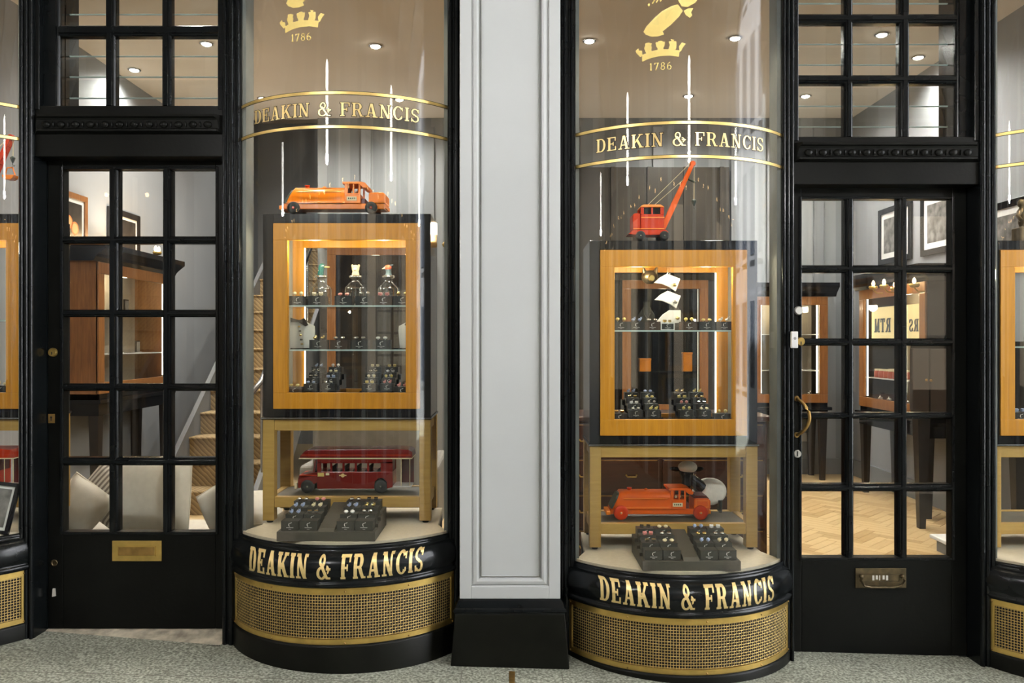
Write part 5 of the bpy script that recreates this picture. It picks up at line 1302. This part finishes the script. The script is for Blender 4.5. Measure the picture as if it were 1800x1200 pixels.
# pictures
PW = R(90)
picture('wall_picture', .42, .42, (-3.378, 2.60, .93), (0, 0, R(90)), WOODB, PICB, 'walnut framed print of orange slices on the left wall', .03, .045, None, True)
picture('wall_picture', .56, .40, (-3.378, 3.42, .93), (0, 0, R(90)), DWOOD, PICB, 'dark framed print with gold figures on the left wall', .025, .05)
picture('wall_picture', .30, .42, (-1.86, 4.695, .30), (0, 0, 0), BLACKC, PICB, 'small black framed picture low on the back wall', .0, .04)
picture('wall_picture', .62, .52, (3.498, 3.76, .98), (0, 0, R(-90)), BLACKC, PICG, 'black framed photo in white mount on the right wall, farther one', .05, .05)
picture('wall_picture', .62, .52, (3.498, 2.98, .98), (0, 0, R(-90)), BLACKC, PICG, 'black framed photo in white mount on the right wall, nearer one', .05, .05)
picture('wall_picture', .62, .50, (3.498, 2.02, .74), (0, 0, R(-90)), BLACKC, PICG, 'black framed photo seen in the window at the right edge', .05, .05)

# stairs
st = thing('staircase', (-2.55, 2.9, FI), label='carpeted staircase climbing to the back left', cat='staircase')
for k in range(14):
    y = 2.75 + k * .235; z = FI + k * .185
    mb = MB().box(-2.72, -2.0, y, y + .26, z if k < 1 else z - .05, z + .185)
    s_ = obj('step', mb, CARPET, st)
    obj('nosing', MB().cyl((-2.72, y - .004, z + .176), (-2.0, y - .004, z + .176), .012, 8), CARPET, s_)
sp_ = [(2.62, FI), (2.62, FI + .20), (2.75 + 14 * .235, FI + 14 * .185 + .20), (2.75 + 14 * .235, FI + 14 * .185 - .30), (2.75 + .5, FI)]
for x_ in (-2.74, -1.98): obj('stringer', MB().prism_yz(sp_, x_ - .02, x_ + .02), mat('stringer_grey', (.13, .135, .14), .6), st)
obj('spandrel', MB().prism_yz([(3.0, FI), (2.75 + 8 * .235, FI + 8 * .185 - .2), (2.75 + 8 * .235, FI)], -2.75, -2.73), WALLG, st)
for x_ in (-1.98,):
    rail = [(x_, 2.5, FI + .95), (x_, 2.75 + .05, FI + 1.05), (x_, 2.75 + 8 * .235, FI + 8 * .185 + 1.05)]
    obj('handrail', MB().tube(rail, .022, 10), CHROME, st)
    for k in (0, 3, 6): obj('baluster', MB().cyl((x_, 2.80 + k * .235, FI + k * .185 + .15), (x_, 2.80 + k * .235, FI + k * .185 + 1.06), .011, 8), CHROME, st)
    mb = MB(); mb.prism_yz([(2.85, FI + .30), (2.85, FI + .98), (2.75 + 7 * .235, FI + 7 * .185 + .95), (2.75 + 7 * .235, FI + 7 * .185 + .28)], x_ - .005, x_ + .005); obj('glass_balustrade', mb, GLASSC, st)

# bench and cushions behind the left door
bn = thing('window_bench', (-1.88, .88, FI), label='upholstered bench behind the left door', cat='bench')
obj('bench_box', MB().box(-2.6, -1.15, .62, 1.15, FI, -1.11), WALLGD, bn); obj('bench_seat', MB().box(-2.62, -1.14, .60, 1.17, -1.11, -1.04), CUSH, bn, bevel=.015)
def cushion(loc, rot, w, h, th, m, lab):
    N = 16; top = []; bot = []; mb = MB()
    rings = []
    for j in range(N + 1):
        row = []
        for i in range(N + 1):
            u, v = i / N * 2 - 1, j / N * 2 - 1
            e = (1 - abs(u) ** 2.6) * (1 - abs(v) ** 2.6); k = .06 * (1 - (abs(u * v)) ** 1.5)
            x = u * w / 2 * (1 - k * (v * v)); z = v * h / 2 * (1 - k * (u * u))
            row.append((x, z, th / 2 * max(0, e) ** .42))
        rings.append(row)
    t = thing('cushion', loc, label=lab, cat='cushion', group='cushions on the bench'); t.rotation_euler = rot
    for sg, nm in ((-1, 'cushion_front'), (1, 'cushion_back')):
        mb = MB(); mb.loft([[(x, sg * (y + .0005) , z + .004 * math.sin(9 * x + 5 * z)) for x, z, y in r_] for r_ in rings], closed=False); obj(nm, mb, m, t, local=True)
    edge = [rings[0][i] for i in range(N + 1)] + [rings[j][N] for j in range(1, N + 1)] + [rings[N][i] for i in range(N - 1, -1, -1)] + [rings[j][0] for j in range(N - 1, -1, -1)]
    obj('piping', MB().tube([(x, 0, z) for x, z, y in edge], .004, 6), m, t, local=True)
cushion((X(271, 4.32), .80, -.835), (R(-10), 0, R(4)), .40, .40, .14, CUSH, 'large plain cream cushion standing upright in the middle')
cushion((X(148, 4.24), .70, -.866), (R(-6), R(38), R(6)), .25, .25, .14, CUSH, 'plain cushion tilted at the left of the bench')
cushion((X(186, 4.42), .93, -.852), (R(-6), R(38), R(4)), .265, .265, .12, CUSHS, 'striped cushion leaning behind the tilted one')
cushion((X(394, 4.2), .70, -.872), (R(-8), R(-30), R(-8)), .245, .245, .12, CUSH, 'cream cushion leaning at the right of the bench')
cushion((X(446, 4.45), .95, -.935), (R(-62), 0, R(20)), .30, .26, .12, CUSH, 'cream cushion lying seen through the left bow')

# armchair behind the left window
ac = thing('armchair', (-.86, 1.35, FI), label='grey buttoned leather armchair behind the left window', cat='armchair')
obj('backrest', MB().box(-.34, .34, -.10, .06, .42, .98), LEATH, ac, local=True, bevel=.05, seg=4)
for r_ in range(2):
    for k in range(4 - r_): obj('button', MB().ell((-.21 + k * .14 + r_ * .07, -.10, .86 - r_ * .14), (.012, .006, .012), 8, 6), mat('leather_dark', (.08, .075, .07), .5), ac, local=True)
obj('seat', MB().box(-.33, .33, .05, .62, .26, .46), LEATH, ac, local=True, bevel=.04, seg=3)
for sx in (-1, 1):
    obj('armrest', MB().box(sx * .33, sx * .42, -.08, .62, .2, .62), LEATH, ac, local=True, bevel=.03, seg=3)
    for y_ in (-.05, .56): obj('leg', MB().cyl((sx * .34, y_, 0), (sx * .34, y_, .22), .018, 8, .026), DWOOD, ac, local=True)
# drawer chest behind the right window
CHEST = wood_mat('dark_mahogany', (.030, .010, .005), (.060, .020, .009), axis='X', rough=.3)
ch = thing('drawer_chest', (.86, 1.12, FI), label='dark mahogany chest of drawers behind the right window table', cat='chest')
obj('carcass', MB().box(-.62, .62, 0, .42, .06, .90), CHEST, ch, local=True, bevel=.004)
obj('chest_top', MB().box(-.65, .65, -.03, .44, .90, .93), CHEST, ch, local=True, bevel=.006)
for k in range(4):
    for x0, x1 in ((-.60, -.01), (.01, .60)):
        dw = obj('drawer', MB().box(x0, x1, -.014, 0, .08 + k * .205, .27 + k * .205), CHEST, ch, local=True, bevel=.003)
        obj('drawer_line', MB().box(x0 + .01, x1 - .01, -.017, -.014, .262 + k * .205, .267 + k * .205), BRASSD, dw, local=True)
        for hx in (x0 + .16, x1 - .16): obj('drawer_pull', MB().tube([(hx - .03, -.016, .18 + k * .205), (hx - .025, -.034, .172 + k * .205), (hx + .025, -.034, .172 + k * .205), (hx + .03, -.016, .18 + k * .205)], .005, 6), BRASS, dw, local=True)
for sx in (-1, 1):
    for y_ in (.03, .38): obj('foot', MB().lathe([(.02, 0), (.03, .02), (.026, .06)], (sx * .57, y_, 0), 10), CHEST, ch, local=True)
# dark cabinet and desk by the right wall
dc = thing('dark_cabinet', (3.02, 2.1, FI), label='dark wood cabinet on tapered legs inside the right door', cat='cabinet')
obj('cabinet_body', MB().box(2.93, 3.44, 1.76, 2.36, -.52, -.03), DWOOD, dc, bevel=.004)
for y0, y1 in ((1.78, 2.05), (2.07, 2.34)):
    dd = obj('cabinet_door', MB().box(2.915, 2.93, y0, y1, -.50, -.05), DWOOD, dc, bevel=.003); obj('knob', MB().ell((2.91, 2.03 if y0 < 2 else 2.09, -.27), (.01, .01, .01), 8, 6), BRASSD, dd)
obj('cabinet_top', MB().box(2.90, 3.45, 1.73, 2.38, -.03, .0), BLACKC, dc, bevel=.004)
for x_ in (2.98, 3.38):
    for y_ in (1.82, 2.30):
        mb = MB(); mb.loft([[(x_ - r_, y_ - r_, z), (x_ + r_, y_ - r_, z), (x_ + r_, y_ + r_, z), (x_ - r_, y_ + r_, z)] for r_, z in ((.022, FI), (.045, -.52))], smooth=False); obj('leg', mb, DWOOD, dc)
bx_ = thing('low_plinth', (3.1, 1.2, FI), label='grey stepped plinth on the floor inside the right door', cat='plinth')
obj('plinth_box', MB().box(2.76, 3.46, .75, 1.68, FI, FI + .08), WALLGD, bx_, bevel=.004); obj('plinth_edge', MB().box(2.73, 3.46, .72, 1.71, FI + .08, FI + .105), MOUNT, bx_, bevel=.006)
for k, (x_, y_) in enumerate(((2.52, 4.66), (3.0, 4.66))):
    sk = thing('wall_socket', (x_, 4.665, -.98), label='white double wall socket low on the back wall, %s one' % ['left', 'right'][k], cat='socket', group='wall sockets')
    pl_ = obj('face_plate', MB().box(-.075, .075, -.010, .004, -.043, .043), SOCK, sk, local=True, bevel=.003)
    for sx in (-1, 1): obj('switch', MB().box(sx * .045 - .007, sx * .045 + .007, -.014, -.010, .01, .03), PLASW, sk, local=True)
# alarm contact on the right door post
al = thing('alarm_sensor', (X(1393.5, 3.48), -.040, Z(597, 3.48)), label='white plastic alarm sensor on the post by the right door', cat='sensor')
obj('sensor_case', MB().box(-.014, .014, -.008, .012, -.036, .036), PLASW, al, local=True, bevel=.003); obj('sensor_button', MB().lathe([(.006, -.008), (.005, -.010)], (0, 0, .006), 12, axis='Y'), mat('sensor_grey', (.30, .30, .30), .4), al, local=True)
